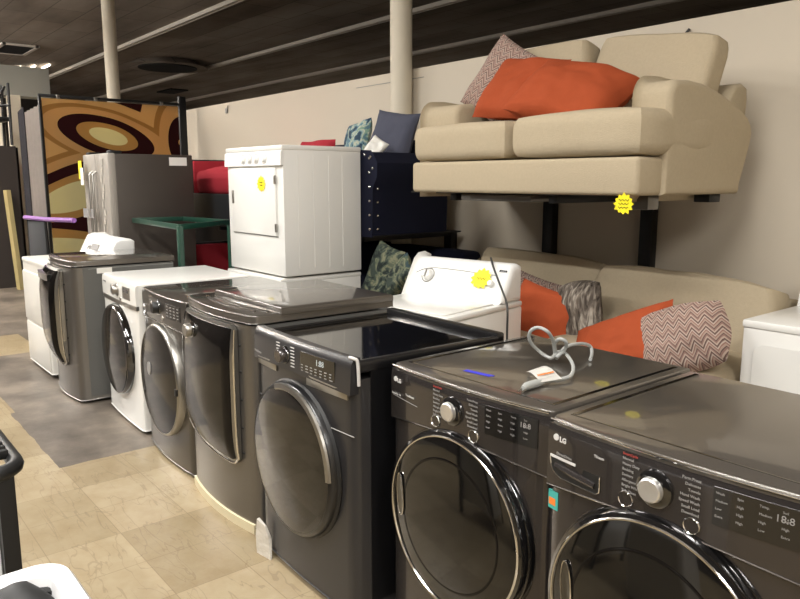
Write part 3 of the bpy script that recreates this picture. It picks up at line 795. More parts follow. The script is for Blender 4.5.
# ------------------------------------------------------------------ back row appliances
# dryer standing on a washer
def stacked(t, hw=.425, d=.67, z=0):
    obj('body', B(-hw, hw, 0, d, .015, .915, bev=.008), 'white', t)
    obj('top_panel', B(-hw-.006, hw+.006, -.012, d, .905, .94, bev=.01), 'white', t)
    bm = bmesh.new(); prism(bm, [(0, .80), (-.022, .80), (-.018, .895), (-.004, .905), (0, .905)], -hw-.004, hw+.004, axis='X')
    cp = obj('control_panel', bm, 'white_plastic', t)
    for x in (-.12, -.02, .08, .2): obj('control_knob', lathe_y([(0, -.02), (.02, -.02), (.026, -.006), (.03, 0)], x, -.02, .848, 24), 'white_plastic', cp)
    bm = bmesh.new()
    for x in (-.12, -.02, .08, .2): lathe_y([(.031, -.0215), (.034, -.0225), (.037, -.0215)], x, 0, .848, 24, bm=bm)
    box(bm, -.385, -.375, -.0225, -.019, .835, .845)
    obj('dial_marks', bm, 'print', cp)
    dr = obj('door', B(-.345, .335, -.016, .01, .30, .785, bev=.006), 'white', t)
    obj('handle', B(-.325, -.300, -.0235, -.014, .52, .62, bev=.004), 'satin', dr)
    for zz in (.36, .70): obj('hinge', B(.328, .342, -.024, -.008, zz-.03, zz+.03, bev=.002), 'satin', dr)
    obj('door_gap', B(-.35, .34, -.003, .0, .292, .299), 'line_grey', t, False)
    bm = bmesh.new()
    for y in (.12, .25, .38, .5): tube(bm, [(hw, y, .06), (hw, y, .87)], .003, n=5)
    obj('side_rib', bm, 'white', t)
tb = thing('clothes_dryer', 'tall-standing white dryer raised on another machine in the second row, yellow star on its door', 'clothes dryer', (-4.868, 2.6, .952))
stacked(tb)
tw0 = thing('washing_machine', 'white machine hidden beneath the raised white dryer in the second row', 'washing machine', (-4.885, 2.58, 0))
obj('body', B(-.42, .42, .0, .7, .03, .93, bev=.01), 'white', tw0)
obj('top_panel', B(-.424, .424, -.008, .7, .918, .952, bev=.008), 'white', tw0)
feet(tw0, .42, .7)
s = starburst('price_star', .058, 'yellow', None); s.location = (-4.725, 2.581, 1.622)
tag(s, 'small yellow starburst price tag stuck on the raised white dryer door', 'price tag', 'yellow starburst price tags')
scribble(s, 2, .045, .022)

# top-load washer with rear console
tw = thing('washing_machine', 'white top-load washer with a raised back console, behind the black-topped dryer', 'washing machine', (-2.965, 2.406, 0), .17)
hw = .35
obj('body', B(-hw, hw, 0, .72, .03, .925, bev=.01), 'white', tw)
obj('top_panel', B(-hw-.003, hw+.003, -.006, .72, .925, .958, bev=.012), 'white', tw)
obj('lid', B(-.31, .31, .03, .47, .958, .966, bev=.004), 'white', tw)
obj('lid_seam', B(-.315, .315, .472, .476, .958, .962), 'line_grey', tw, False)
bm = bmesh.new(); prism(bm, [(.49, .957), (.50, .975), (.60, 1.15), (.63, 1.172), (.68, 1.176), (.72, 1.16), (.72, .957)], -hw, hw-.0, axis='X', bev_top=.03, bev_bot=.03, seg=4)
cp = obj('control_console', bm, 'white_plastic', tw)
def onface(x, v):  # point on the sloping console face
    return (x, .50+.10*v-.003, .975+.175*v)
ang = -math.atan2(.10, .175)
for x, v, r, nm in ((-.22, .58, .034, 'dial'), (.25, .50, .020, 'button')):
    o = obj(nm, lathe_y([(0, -.028), (r*.7, -.028), (r*.85, -.02), (r, 0)], 0, 0, 0, 32), 'white_plastic', cp); o.location = onface(x, v); o.rotation_euler = (ang, 0, 0)
    if nm == 'dial':
        g = obj('dial_ring', lathe_y([(r*1.2, -.002), (r*1.3, -.004), (r*1.4, -.002)], 0, 0, 0, 32), 'line_grey', o)
        obj('dial_grip', B(-r*.15, r*.15, -.036, -.026, -r*.7, r*.7, bev=.002), 'line_grey', o)
obj('console_line', T([onface(-.32, .62), onface(-.24, .8), onface(-.1, .84), onface(.27, .78)], .0022, n=5, smooth_n=6), 'line_grey', cp)
o = obj('badge', B(-.025, .025, -.002, .001, -.006, .006), 'display', cp, False); o.location = onface(.30, .93); o.rotation_euler = (ang, 0, 0)
feet(tw, hw, .72)
s = starburst('price_star', .066, 'yellow', None); s.location = (-2.886, 2.980, 1.088); s.rotation_euler = (ang, 0, .17)
tag(s, 'yellow starburst price tag on the console of the white top-load washer', 'price tag', 'yellow starburst price tags')
scribble(s, 1, .06, .03)
cc = T([(-2.945, 3.12, 1.193), (-2.833, 3.02, 1.163), (-2.754, 2.97, 1.112), (-2.65, 2.9, 1.057), (-2.529, 2.8, 1.023), (-2.48, 2.76, 0.975), (-2.498, 2.78, 0.848), (-2.529, 2.82, 0.701)], .006, smooth_n=6)
tag(obj('dark_cord', cc, 'darkcord'), 'thin dark cord hanging down over the white top-load washer console', 'cord')

# dryer at the right edge, back row
tr = thing('clothes_dryer', 'white dryer at the right edge of the view beside the lower beige sofa', 'clothes dryer', (-1.15, 3.42, 0))
hw = .42
obj('body', B(-hw, hw, 0, .74, .03, .965, bev=.012), 'white', tr)
obj('top_panel', B(-hw-.004, hw+.004, -.008, .74, .955, .995, bev=.012), 'white', tr)
rr = []
for cx_, cz_, a0 in ((.30, .83, 0), (-.30, .83, PI/2), (-.30, .35, PI), (.30, .35, 1.5*PI)):
    for k in range(7): a = a0+PI/2*k/6; rr.append((cx_+.05*math.cos(a), cz_+.05*math.sin(a)))
dr = obj('door', prism(bmesh.new(), rr, -.016, .0, bev_bot=.006, axis='Y'), 'white', tr)
obj('door_outline', T([(x, -.006, z) for x, z in rr], .004, n=5, closed=True), 'line_grey', tr)
obj('door_logo', B(-.24, -.19, -.0185, -.015, .645, .662, bev=.001), 'satin', dr)
bm = bmesh.new(); prism(bm, [(.58, .99), (.61, 1.10), (.65, 1.145), (.72, 1.15), (.74, 1.13), (.74, .99)], -.405, hw, axis='X', bev_top=.02, bev_bot=.02)
obj('control_console', bm, 'white_plastic', tr)
feet(tr, hw, .74)

# ------------------------------------------------------------------ fridge
tf = thing('refrigerator', 'dark french-door refrigerator still in clear wrap in front of the hanging rug', 'refrigerator', (-7.40, 2.235, 0))
obj('body', B(-.385, .385, .07, .83, .04, 1.895, bev=.008), 'fridge_side', tf)
for x0, x1 in ((-.385, -.004), (.004, .385)): 
    dd = obj('door', B(x0, x1, 0, .075, .72, 1.90, bev=.014), 'fridge_front', tf)
    xs = x0+.33 if x0 < -.1 else x0+.05
    obj('handle', T([(xs, -.008, .85), (xs, -.045, .88), (xs, -.045, 1.7), (xs, -.008, 1.73)], .012, n=8), 'satin', dd)
fz = obj('freezer_drawer', B(-.385, .385, 0, .075, .06, .71, bev=.014), 'fridge_front', tf)
obj('handle', T([(-.3, -.008, .63), (-.27, -.045, .63), (.27, -.045, .63), (.3, -.008, .63)], .012, n=8), 'satin', fz)
obj('hinge_cover', B(.26, .37, .03, .14, 1.895, 1.925, bev=.008), 'black_matte', tf)
obj('hinge_cover', B(-.37, -.26, .03, .14, 1.895, 1.925, bev=.008), 'black_matte', tf)
bm = bmesh.new(); box(bm, .3855, .3875, .59, .77, 1.79, 1.87); obj('side_label', bm, 'paper', tf, False, label='white paper label on the side')
bm = bmesh.new(); box(bm, -.375, -.27, -.05, -.047, 1.66, 1.84); el = obj('energy_label', bm, 'yellow', tf, False, label='yellow and white energy label')
obj('label_card', B(-.31, -.22, -.053, -.05, 1.60, 1.77), 'paper', el, False)
bm = bmesh.new(); box(bm, -.3, -.13, -.053, -.05, 1.28, 1.37); box(bm, -.09, .02, -.053, -.05, 1.28, 1.37); obj('wrap_label', bm, 'print_dim', tf, False)
bm = bmesh.new(); 
# crumpled clear film strip over the door edge
for i in range(14):
    z = .75+i*.08; box(bm, .20+.03*math.sin(i*2.1), .23+.03*math.sin(i*2.1), -.01, -.006, z, z+.06)
obj('wrap_film', bm, 'foam', tf, False)

# ------------------------------------------------------------------ rug display
tg = thing('rug_rack', 'black steel hanging rack holding the brown swirl rug', 'rack', (-9.62, 2.3, 0))
bm = bmesh.new(); box(bm, -.03, .03, 1.74, 1.84, 0, 2.76, bev=.006); obj('end_post', bm, 'black_metal', tg)
bm = bmesh.new(); box(bm, -.02, .02, .0, 1.78, 2.635, 2.67, bev=.004); obj('top_rail', bm, 'black_metal', tg)
bm = bmesh.new(); box(bm, -.02, .02, .0, .03, .02, 2.65, bev=.004); obj('side_rail', bm, 'black_metal', tg)
bm = bmesh.new(); box(bm, -.5, .3, 1.72, 1.86, 0, .04, bev=.006); box(bm, -.4, .1, .0, 1.8, 0, .03); obj('base', bm, 'black_metal', tg)
for y in (.22, .66, 1.5): obj('clip', B(.012, .035, y-.02, y+.02, 2.60, 2.67, bev=.003), 'satin', tg)
bm = bmesh.new()
n = 40
r0 = [[bm.verts.new((.022+.006*math.sin(j*.5+i*.2), .03+1.69*j/n, .12+2.50*i/20)) for j in range(n+1)] for i in range(21)]
for i in range(20):
    for j in range(n): bm.faces.new((r0[i][j], r0[i][j+1], r0[i+1][j+1], r0[i+1][j]))
bmesh.ops.solidify(bm, geom=bm.faces[:], thickness=-.012)
o = obj('swirl_rug', bm, 'rug'); o.location = (-9.6, 2.3, 0)
tag(o, 'hanging brown, tan and cream rug with large swirl pattern', 'rug')
# rugs hanging edge-on at its left
def sheet(name, p0, p1, z0, z1, m, lab, th=.02):
    p0 = Vector(p0); p1 = Vector(p1); d = (p1-p0); n_ = Vector((-d.y, d.x)).normalized()
    bm = bmesh.new(); N = 20; g = []
    for i in range(N+1):
        q = p0+d*i/N+n_*.02*math.sin(i*1.3); g.append([bm.verts.new((q.x, q.y, z0+(z1-z0)*k/12)) for k in range(13)])
    for i in range(N):
        for k in range(12): bm.faces.new((g[i][k], g[i+1][k], g[i+1][k+1], g[i][k+1]))
    bmesh.ops.solidify(bm, geom=bm.faces[:], thickness=th)
    o = obj(name, bm, m); return tag(o, lab, 'rug', 'rugs hanging edge-on')
sheet('hanging_rug', (-9.70, 2.335), (-10.9, 2.44), .15, 2.55, 'grey_rug', 'pale grey hanging rug seen edge-on next to the swirl rug')
sheet('hanging_rug', (-10.95, 2.425), (-11.8, 2.55), .15, 2.62, 'charcoal_rug', 'charcoal hanging rug between grey rug and cream post')
# left background clutter
t = thing('shelf_unit', 'dark open shelf unit at the far left edge with a black mesh chair on it', 'shelf', (-12.8, 2.42, 0))
obj('side_panel', B(-.45, -.41, -.35, .2, 0, 2.14), 'dark_wood', t, False)
obj('side_panel', B(.38, .42, -.35, .2, 0, 2.14), 'dark_wood', t, False)
obj('back_or_added_panel', B(-.45, .42, .17, .2, 0, 2.14), 'dark_wood', t, False)
for z in (.35, 1.2, 2.12): obj('shelf', B(-.41, .38, -.35, .18, z, z+.04), 'dark_wood', t, False)
t = thing('mesh_chair', 'black mesh chair set upside down on the dark shelf unit at far left', 'chair', (-12.8, 2.40, 2.16))
obj('seat', B(-.25, .25, -.25, .2, .38, .44, bev=.02), 'black_matte', t)
bm = bmesh.new()
for a, b_ in (((-.25, -.2, 0), (.2, .15, .9)), ((.25, -.2, 0), (-.2, .15, .9)), ((-.25, .18, .02), (-.22, .2, .95)), ((.25, .18, .02), (.22, .2, .95)), ((-.25, -.2, .6), (.25, .2, .62))): tube(bm, [a, b_], .022)
obj('frame', bm, 'black_matte', t)
bm = bmesh.new(); prism(bm, [(-.1, 0), (.02, 0), (-.16, 1.5), (-.28, 1.5)], -.03, .03, axis='Y'); o = obj('wooden_plank', bm, 'wood', smooth=False); o.location = (-12.05, 2.44, 0); o.rotation_euler = (0, 0, .2)
tag(o, 'pale wooden plank leaning against the dark shelf unit at far left', 'plank')
# purple stand
t = thing('folding_stand', 'folding stand with a purple top bar and black fabric panel beside the refrigerator', 'stand', (-8.35, 1.98, 0))
obj('top_bar', T([(-.85, -.02, 1.225), (-.02, .0, 1.235), (.9, .04, 1.262)], .024, n=8), 'purple', t)
obj('fabric_panel', B(-.78, -.04, -.01, .012, .35, 1.21, bev=.004), 'slate', t)
for x in (-.8, -.03): obj('leg', T([(x, 0, 1.22), (x+.02, .02, .0)], .016), 'black_metal', t)

# green frame
t = thing('steel_table_frame', 'dark green steel table frame between the refrigerator and the raised white dryer', 'table frame', (-5.66, 2.34, 0))
A = Vector((0, 0, 1.28)); Bv = Vector((-1.27, .07, 1.28)); C_ = Vector((-.40, .64, 1.28)); D = Bv+(C_-A)*.75+Vector((.35, 0, 0))
for p, q in ((A, Bv), (A, C_), (C_, D), (Bv, D)):
    d = (q-p); L_ = d.length; bm = B(0, L_, -.012, .012, -.03, .015, bev=.003)
    o = obj('rail', bm, 'green_metal', t); o.location = p; o.rotation_euler = (0, 0, math.atan2(d.y, d.x))
for p in (A, C_): 
    o = obj('leg', B(-.022, .022, -.022, .022, 0, 1.28, bev=.004), 'green_metal', t); o.location = (p.x, p.y, 0)
o = obj('foot_bar', B(-1.0, .05, -.02, .02, 0, .04), 'green_metal', t); o.rotation_euler = (0, 0, math.atan2(.1, -1.25)+PI)

# ------------------------------------------------------------------ wall racks
def rack(x0, x1, zs, lab, front=3.3, posts=None):
    t = thing('display_rack', lab, 'rack', ((x0+x1)/2, WY, 0)); cx = (x0+x1)/2
    for x in posts or (x0, x1):
        obj('post', B(x-cx-.045, x-cx+.045, -.075, -.005, 0, zs-.02, bev=.004), 'black_metal', t)
        obj('support_arm', B(x-cx-.03, x-cx+.03, front-WY+.02, -.07, zs-.055, zs-.012, bev=.003), 'black_metal', t)
    return t, cx
# beige sofa rack
ra, rcx = rack(-3.43, -2.62, 1.575, 'black steel rack on the wall carrying the upper beige sofa', 3.25, (-3.43, -2.62))
obj('shelf_deck', B(-3.95-rcx, -2.15-rcx, -.95, -.08, 1.562, 1.574, bev=.002), 'black_metal', ra)
obj('front_plate', B(-3.36-rcx, -2.78-rcx, -1.03, -.6, 1.522, 1.562, bev=.006), 'graphite_top', ra, label='worn grey steel plate')
obj('bracket', B(-2.20-rcx, -2.04-rcx, -1.0, -.9, 1.50, 1.575, bev=.004), 'graphite_top', ra)

# ------------------------------------------------------------------ soft furniture helpers
def cushion_bm(w, d, h, nx=22, ny=18, crown=.25, seed=0, wr=.004, pw=3.2):
    """box cushion with crowned faces centred at origin: w(x) d(y) h(z)"""
    bm = bmesh.new(); bmesh.ops.create_cube(bm, size=2)
    bmesh.ops.subdivide_edges(bm, edges=bm.edges[:], cuts=11, use_grid_fill=True)
    for v in bm.verts:
        x, y, z = v.co
        # superellipsoid rounding
        k = (abs(x)**pw*1.0+abs(y)**pw+abs(z)**pw)**(1/pw)
        m = max(abs(x), abs(y), abs(z)); f = m/k if k else 1
        f = f*.62+.38*min(1, 1)
        p = Vector((x, y, z))
        q = Vector((x*f, y*f, z*f))
        cr = 1+crown*(1-x*x)*(1-y*y)-(.0 if abs(z) < .5 else 0)
        q.z *= cr
        q = Vector((q.x*w/2, q.y*d/2, q.z*h/2))
        nn = noise.noise(Vector((q.x*5+seed, q.y*5, q.z*5)))
        q *= 1+nn*wr*4
        v.co = q
    return bm
def cushion(name, w, d, h, m, loc, rot=(0, 0, 0), parent=None, **k):
    o = obj(name, cushion_bm(w, d, h, **k), m, parent); o.location = loc; o.rotation_euler = rot
    return o
def pillow_bm(w, h, t, seed=0, n=26, pinch=.06, wr=.012):
    """square knife-edge pillow in the xz plane, thickness along y"""
    bm = bmesh.new(); F_ = []; K = []
    for i in range(n+1):
        u = -1+2*i/n; a = []; b = []
        for j in range(n+1):
            v = -1+2*j/n
            px = u*(1-pinch*(1-v*v)*abs(u)**1.5); pz = v*(1-pinch*(1-u*u)*abs(v)**1.5)
            th = max(0, (1-abs(u)**3))**.5*max(0, (1-abs(v)**3))**.5
            nz = noise.noise(Vector((u*1.6+seed, v*1.6, seed*.7)))*.35+noise.noise(Vector((u*4+seed, v*4-seed, 2)))*.16
            th2 = th*(1+nz*.6)
            x, z = px*w/2, pz*h/2
            dz = noise.noise(Vector((u*1.2+seed, v*1.2, 5)))*wr*2
            vf = bm.verts.new((x, -t/2*th2+dz, z)); a.append(vf)
            if i in (0, n) or j in (0, n): b.append(vf)
            else: b.append(bm.verts.new((x, t/2*th*(1-nz*.3)+dz, z)))
        F_.append(a); K.append(b)
    for i in range(n):
        for j in range(n):
            bm.faces.new((F_[i][j], F_[i+1][j], F_[i+1][j+1], F_[i][j+1]))
            bm.faces.new((K[i][j], K[i][j+1], K[i+1][j+1], K[i+1][j]))
    return bm
def pillow(name, w, h, t, m, loc, rot, lab, cat='throw pillow', group=None, **k):
    bm = pillow_bm(w, h, t, **k); o = obj(name, bm, m); o.location = loc; o.rotation_euler = rot
    return tag(o, lab, cat, group)

# ---- upper beige sofa
us = thing('sofa', 'beige three-cushion style sofa lifted on the wall rack, underside in view', 'sofa', (-2.77, 3.05, 1.575), 0)
us['label'] = 'beige sofa raised on the wall rack, with orange pillows piled on it'
O = Vector((2.77, -3.05, -1.575))
def rbox(name, x0, x1, y0, y1, z0, z1, m, parent, bev=.03, seg=4):
    o = obj(name, B(x0, x1, y0, y1, z0, z1, bev=bev, seg=seg), m, parent); return o
rbox('base', -.82, .825, .0, .32, .0, .185, 'beige', us, .022)
rbox('base_rear', -.82, .80, .30, .98, .0, .19, 'beige', us, .02)
# arms: side silhouette (y,z)
def arm(x0, x1, parent, m='beige', sc=1):
    pts = [(.20, .0), (.20, .40)]
    for k in range(7): a = PI-(PI/2)*k/6; pts.append((.28+.08*math.cos(a), .475+.08*math.sin(a)))
    pts += [(.38, .562), (.52, .555), (.66, .53), (.80, .495), (.92, .455), (1.0, .42), (1.05, .375), (1.065, .32), (1.04, .24), (1.0, .14), (.965, .06), (.955, .0)]
    bm = bmesh.new(); prism(bm, pts, x0, x1, bev_top=.035, bev_bot=.035, axis='X', seg=5)
    return obj('arm', bm, m, parent)
arm(.665, .855, us); arm(-.93, -.62, us)
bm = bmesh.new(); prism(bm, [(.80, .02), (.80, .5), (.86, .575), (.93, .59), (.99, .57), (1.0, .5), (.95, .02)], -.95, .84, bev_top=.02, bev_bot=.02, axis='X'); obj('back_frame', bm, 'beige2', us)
c1 = cushion('seat_cushion', .835, .86, .225, 'beige', (-.43, .42, .300), parent=us, seed=1, crown=.16, pw=5)
c2 = cushion('seat_cushion', .86, .86, .235, 'beige', (.428, .40, .305), (0, .0, 0), parent=us, seed=4, crown=.20, pw=5)
b1 = cushion('back_cushion', .80, .22, .60, 'beige', (-.36, .68, .605), (-.22, -.03, 0), parent=us, seed=8, crown=.0, pw=5.5)
b2 = cushion('back_cushion', .76, .17, .56, 'beige', (.42, .71, .595), (-.24, .12, -.05), parent=us, seed=12, crown=.0, pw=6)
for x, y in ((-.76, .12), (.74, .12), (-.76, .86), (.74, .80)):
    if y < .5: continue
    obj('foot', B(x-.04, x+.05, y-.05, y+.07, -.045, .0, bev=.004), 'black_metal', us)
# pillows on it
pillow('throw_pillow', .50, .50, .15, 'chevron', (-3.21, 3.50, 2.245), (-.28, .52, .0), 'pink and grey zigzag pillow behind the orange ones on the raised sofa', seed=3)
pillow('throw_pillow', .50, .46, .17, 'orange', (-3.0, 3.40, 2.19), (-.62, .14, .0), 'orange pillow leaning at left on the raised sofa, against the zigzag pillow', group=None, seed=6)
pillow('throw_pillow', .64, .46, .24, 'orange', (-2.58, 3.35, 2.115), (-.85, .26, .10), 'orange pillow slumped at right on the raised sofa, nearest its arm', group=None, seed=11)
# price star under the shelf
s = starburst('price_star', .052, 'yellow', None); s.location = (-2.005, 3.035, 1.537)
tag(s, 'yellow starburst price tag hanging beneath the raised beige sofa', 'price tag', 'yellow starburst price tags')
scribble(s, 3, .055, .018)

# ---- lower beige sofa on the floor
ls = thing('sofa', 'beige sofa standing on the floor under the rack, half hidden by the washers', 'sofa', (-2.75, 3.2, 0), 0)
rbox('base', -1.2, 1.14, .02, .98, .07, .49, 'beige', ls, .03)
rbox('arm', -1.25, -1.0, .05, 1.0, .07, .80, 'beige', ls, .09, 6)
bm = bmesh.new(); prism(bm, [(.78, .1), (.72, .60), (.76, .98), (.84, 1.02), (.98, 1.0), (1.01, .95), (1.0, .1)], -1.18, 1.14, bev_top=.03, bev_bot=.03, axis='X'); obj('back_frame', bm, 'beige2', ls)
cushion('seat_cushion', 1.06, .86, .24, 'beige', (-.47, .42, .59), parent=ls, seed=21, crown=.15, pw=4.5)
cushion('seat_cushion', 1.12, .86, .24, 'beige', (.59, .40, .62), parent=ls, seed=24, crown=.2, pw=4.5)
cushion('back_cushion', 1.12, .26, .56, 'beige', (-.50, .76, .86), (-.3, .03, 0), parent=ls, seed=28, crown=.0, wr=.008, pw=6)
cushion('back_cushion', 1.14, .26, .52, 'beige', (.575, .72, .85), (-.3, .03, 0), parent=ls, seed=33, crown=.0, wr=.014, pw=6)
for x in (-1.1, 1.05):
    for y in (.1, .9): obj('foot', B(x-.03, x+.03, y-.03, y+.03, 0, .08), 'black_metal', ls, False)
pillow('throw_pillow', .5, .5, .15, 'chevron', (-3.14, 3.66, .79), (-.3, .2, 0), 'zigzag pillow peeking out behind the white top-load washer on the lower sofa', seed=40)
pillow('throw_pillow', .52, .50, .17, 'orange', (-2.86, 3.50, .745), (-.28, .16, 0), 'orange pillow standing on the lower sofa right beside the white washer console', seed=43)
pillow('throw_pillow', .30, .38, .18, 'fur', (-2.635, 3.56, .84), (-.3, -.22, 0), 'fluffy grey-brown fur pillow between the orange pillows on the lower sofa', seed=46, pinch=-.14)
pillow('throw_pillow', .64, .38, .22, 'orange', (-2.15, 3.31, .765), (-.5, -.42, .0), 'orange pillow tilted across the middle of the lower sofa, between fur and zigzag pillows', seed=49)
pillow('throw_pillow', .45, .31, .20, 'chevron', (-1.83, 3.30, .865), (-.45, -.36, .15), 'pink and grey zigzag pillow at the right end of the lower sofa', seed=52, pinch=-.16)

# ---- navy sofa on its rack
rn, ncx = rack(-5.9, -4.35, 1.235, 'black steel rack on the wall carrying the navy sofa', 3.3, (-5.9, -4.5))
obj('shelf_deck', B(-6.05-ncx, -4.33-ncx, -1.0, -.08, 1.222, 1.232, bev=.002), 'black_metal', rn)
ns = thing('sofa', 'navy sofa with nailhead trim raised on the wall rack behind the white dryer', 'sofa', (-5.23, 3.28, 1.235))
rbox('base', -.93, .90, .04, .78, .02, .30, 'navy', ns, .02)
def narm(x0, x1):
    bm = bmesh.new(); prism(bm, [(x0+.02, .0), (x1-.03, .0), (x1-.02, .36), (x1+.03, .44), (x1+.035, .54), (x1-.03, .62), (x0+.06, .63), (x0-.02, .55), (x0, .4)], .0, .78, bev_top=.012, bev_bot=.012, axis='Y')
    return obj('arm', bm, 'navy', ns)
narm(.66, .93); a2 = narm(-.93, -.66)
rbox('back_frame', -.9, .9, .62, .80, .02, .74, 'navy', ns, .05)
cushion('seat_cushion', .68, .58, .18, 'navy', (-.34, .33, .38), parent=ns, seed=61, crown=.15, pw=5)
cushion('seat_cushion', .68, .58, .18, 'navy', (.32, .33, .38), parent=ns, seed=62, crown=.15, pw=5)
bm = bmesh.new()
pts_n = [(.915, .05+.105*i) for i in range(6)]+[(.955, .50), (.93, .585), (.86, .60), (.70, .05), (.68, .16), (.68, .27), (.68, .38)]
for x, z in pts_n: bmesh.ops.create_uvsphere(bm, u_segments=8, v_segments=6, radius=.011, matrix=Matrix.Translation((x-.03, -.002, z)))
for i in range(6): bmesh.ops.create_uvsphere(bm, u_segments=8, v_segments=6, radius=.011, matrix=Matrix.Translation((.912, .05, .05+.1*i)))
obj('nailhead', bm, 'chrome', ns)
for x in (-.8, .82): obj('foot', B(x-.03, x+.03, .12, .18, -.001, .03), 'black_metal', ns, False)
pillow('throw_pillow', .46, .44, .15, 'greyblue', (-4.55, 3.66, 1.975), (-.3, .12, .1), 'slate grey pillow on the arm end of the raised navy sofa', seed=71)
pillow('throw_pillow', .36, .34, .13, 'floral', (-4.97, 3.62, 1.97), (-.3, -.12, -.1), 'blue-green floral pillow on the raised navy sofa just above the white dryer', seed=74)
pillow('throw_pillow', .16, .16, .07, 'white_dull', (-4.48, 3.44, 1.895), (-.5, .5, .2), 'small pale pillow tucked in front of the slate grey pillow', seed=77)
pillow('throw_pillow', .55, .28, .14, 'red', (-5.62, 3.62, 1.87), (-.3, 0, 0), 'dark red pillow barely showing above the top of the raised white dryer', seed=79)
# lower navy sofa
nl = thing('sofa', 'dark navy sofa on the floor in the shadow beneath the raised navy sofa', 'sofa', (-5.0, 3.36, 0))
rbox('base', -.9, .9, .02, .88, .06, .42, 'navy', nl, .03)
rbox('arm', .66, .92, .0, .88, .06, .74, 'navy', nl, .06)
rbox('arm', -.92, -.66, .0, .88, .06, .74, 'navy', nl, .06)
rbox('back_frame', -.9, .9, .66, .90, .3, 1.08, 'navy', nl, .06)
cushion('seat_cushion', .66, .6, .18, 'navy', (-.33, .35, .5), parent=nl, seed=81, pw=5)
cushion('seat_cushion', .66, .6, .18, 'navy', (.33, .35, .5), parent=nl, seed=82, pw=5)
for x in (-.8, .8):
    for y in (.1, .8): obj('foot', B(x-.03, x+.03, y-.03, y+.03, 0, .07), 'black_metal', nl, False)
pillow('throw_pillow', .26, .42, .12, 'floral_shaded', (-4.22, 3.30, .97), (-.25, .3, .2), 'floral pillow leaning at left on the dark lower navy sofa', group=None, seed=84)
pillow('throw_pillow', .34, .20, .12, 'floral_shaded', (-3.98, 3.26, .96), (-.3, -.7, .0), 'floral pillow tipped over at right of the other one on the lower navy sofa', group=None, seed=87)

# ---- red armchairs on the wall rack
rr_, qcx = rack(-7.9, -6.5, 1.19, 'black steel rack on the wall carrying the upper red armchair', 3.3, (-7.85, -7.0))
obj('shelf_deck', B(-8.0-qcx, -6.35-qcx, -1.0, -.08, 1.176, 1.188, bev=.002), 'black_metal', rr_)
obj('back_or_added_panel', B(-10.1-qcx, -6.4-qcx, -.08, -.07, .02, 1.17), 'black_metal', rr_, False)  # black sheet added so the gap behind the chairs stays dark
def redchair(t, hw=.62, d=.9):
    rbox('base', -hw, hw, .0, d, .02, .32, 'darkwrap', t, .015)
    for s_ in (-1, 1):
        x0, x1 = (hw-.06, hw) if s_ > 0 else (-hw, -hw+.06)
        rbox('arm', x0, x1, .0, d, .3, .68, 'darkwrap', t, .02)
    for s_ in (-1, 1): rbox('arm_lining', min(s_*(hw-.095), s_*(hw-.058)), max(s_*(hw-.095), s_*(hw-.058)), .02, d-.05, .3, .665, 'red', t, .012)
    rbox('back_rest', -hw+.06, hw-.06, d-.42, d-.06, .3, .70, 'red', t, .03)
    rbox('back_shell', -hw+.04, hw-.04, d-.08, d, .3, .70, 'darkwrap', t, .02)
    cushion('seat_cushion', 2*hw-.14, d-.40, .26, 'red', (0, (d-.40)/2-.0, .44), parent=t, seed=90, crown=.35, pw=3.5)
    for x in (-hw+.08, hw-.08):
        for y in (.08, d-.08): obj('foot', B(x-.03, x+.03, y-.03, y+.03, 0, .03), 'black_metal', t, False)
rc = thing('armchair', 'red armchair with black sides raised on the rack between refrigerator and white dryer', 'armchair', (-7.04, 3.3, 1.19)); redchair(rc)
rc2 = thing('armchair', 'red armchair with black sides on the floor beneath the raised red one', 'armchair', (-7.04, 3.28, 0)); redchair(rc2)
for o in list(rc2.children):
    o.scale = (1, 1, 1.42)

# ------------------------------------------------------------------ small things on the machines
Z = 1.014
c = T([(-1.41, 1.728, 1.024), (-1.388, 1.798, 1.026), (-1.386, 1.852, 1.03), (-1.438, 1.93, 1.04), (-1.541, 2.025, 1.044), (-1.58, 2.025, 1.044), (-1.567, 1.987, 1.034), (-1.572, 1.97, 1.034), (-1.618, 1.978, 1.044),
       (-1.631, 1.939, 1.084), (-1.621, 1.923, 1.124), (-1.59, 1.928, 1.144), (-1.551, 1.934, 1.134), (-1.562, 1.978, 1.094), (-1.575, 2.007, 1.044), (-1.562, 2.003, 1.027), (-1.577, 2.01, 1.054), (-1.565, 1.993, 1.084),
       (-1.539, 1.986, 1.104), (-1.523, 2.0, 1.094), (-1.538, 2.015, 1.064), (-1.558, 1.998, 1.034), (-1.555, 2.043, 1.064), (-1.557, 2.126, 1.064), (-1.572, 2.208, 1.04), (-1.545, 2.184, 1.022), (-1.491, 2.10, 1.022)], .0062, smooth_n=7)
tcrd = thing('power_cord', 'coiled grey power cord with plug lying on the graphite dryer top', 'power cord', (-1.52, 1.95, Z))
def loc_child(o): o.location = (1.52, -1.95, -Z); return o
loc_child(obj('cord', c, 'cord', tcrd))
loc_child(obj('plug', T([(-1.405, 1.735, Z+.011), (-1.402, 1.70, Z+.013), (-1.398, 1.65, Z+.014), (-1.39, 1.625, Z+.013)], lambda u: .008+.006*math.sin(PI*min(1, u*1.1)), n=10), 'cord', tcrd))
bm = bmesh.new()
for dx in (-.007, .007): tube(bm, [(-1.39+dx, 1.628, Z+.012), (-1.378+dx, 1.597, Z+.010)], .0025)
loc_child(obj('prong', bm, 'satin', tcrd))
bm = bmesh.new(); vv = [(-1.499, 1.754), (-1.464, 1.80), (-1.373, 1.79), (-1.389, 1.707)]
g = []
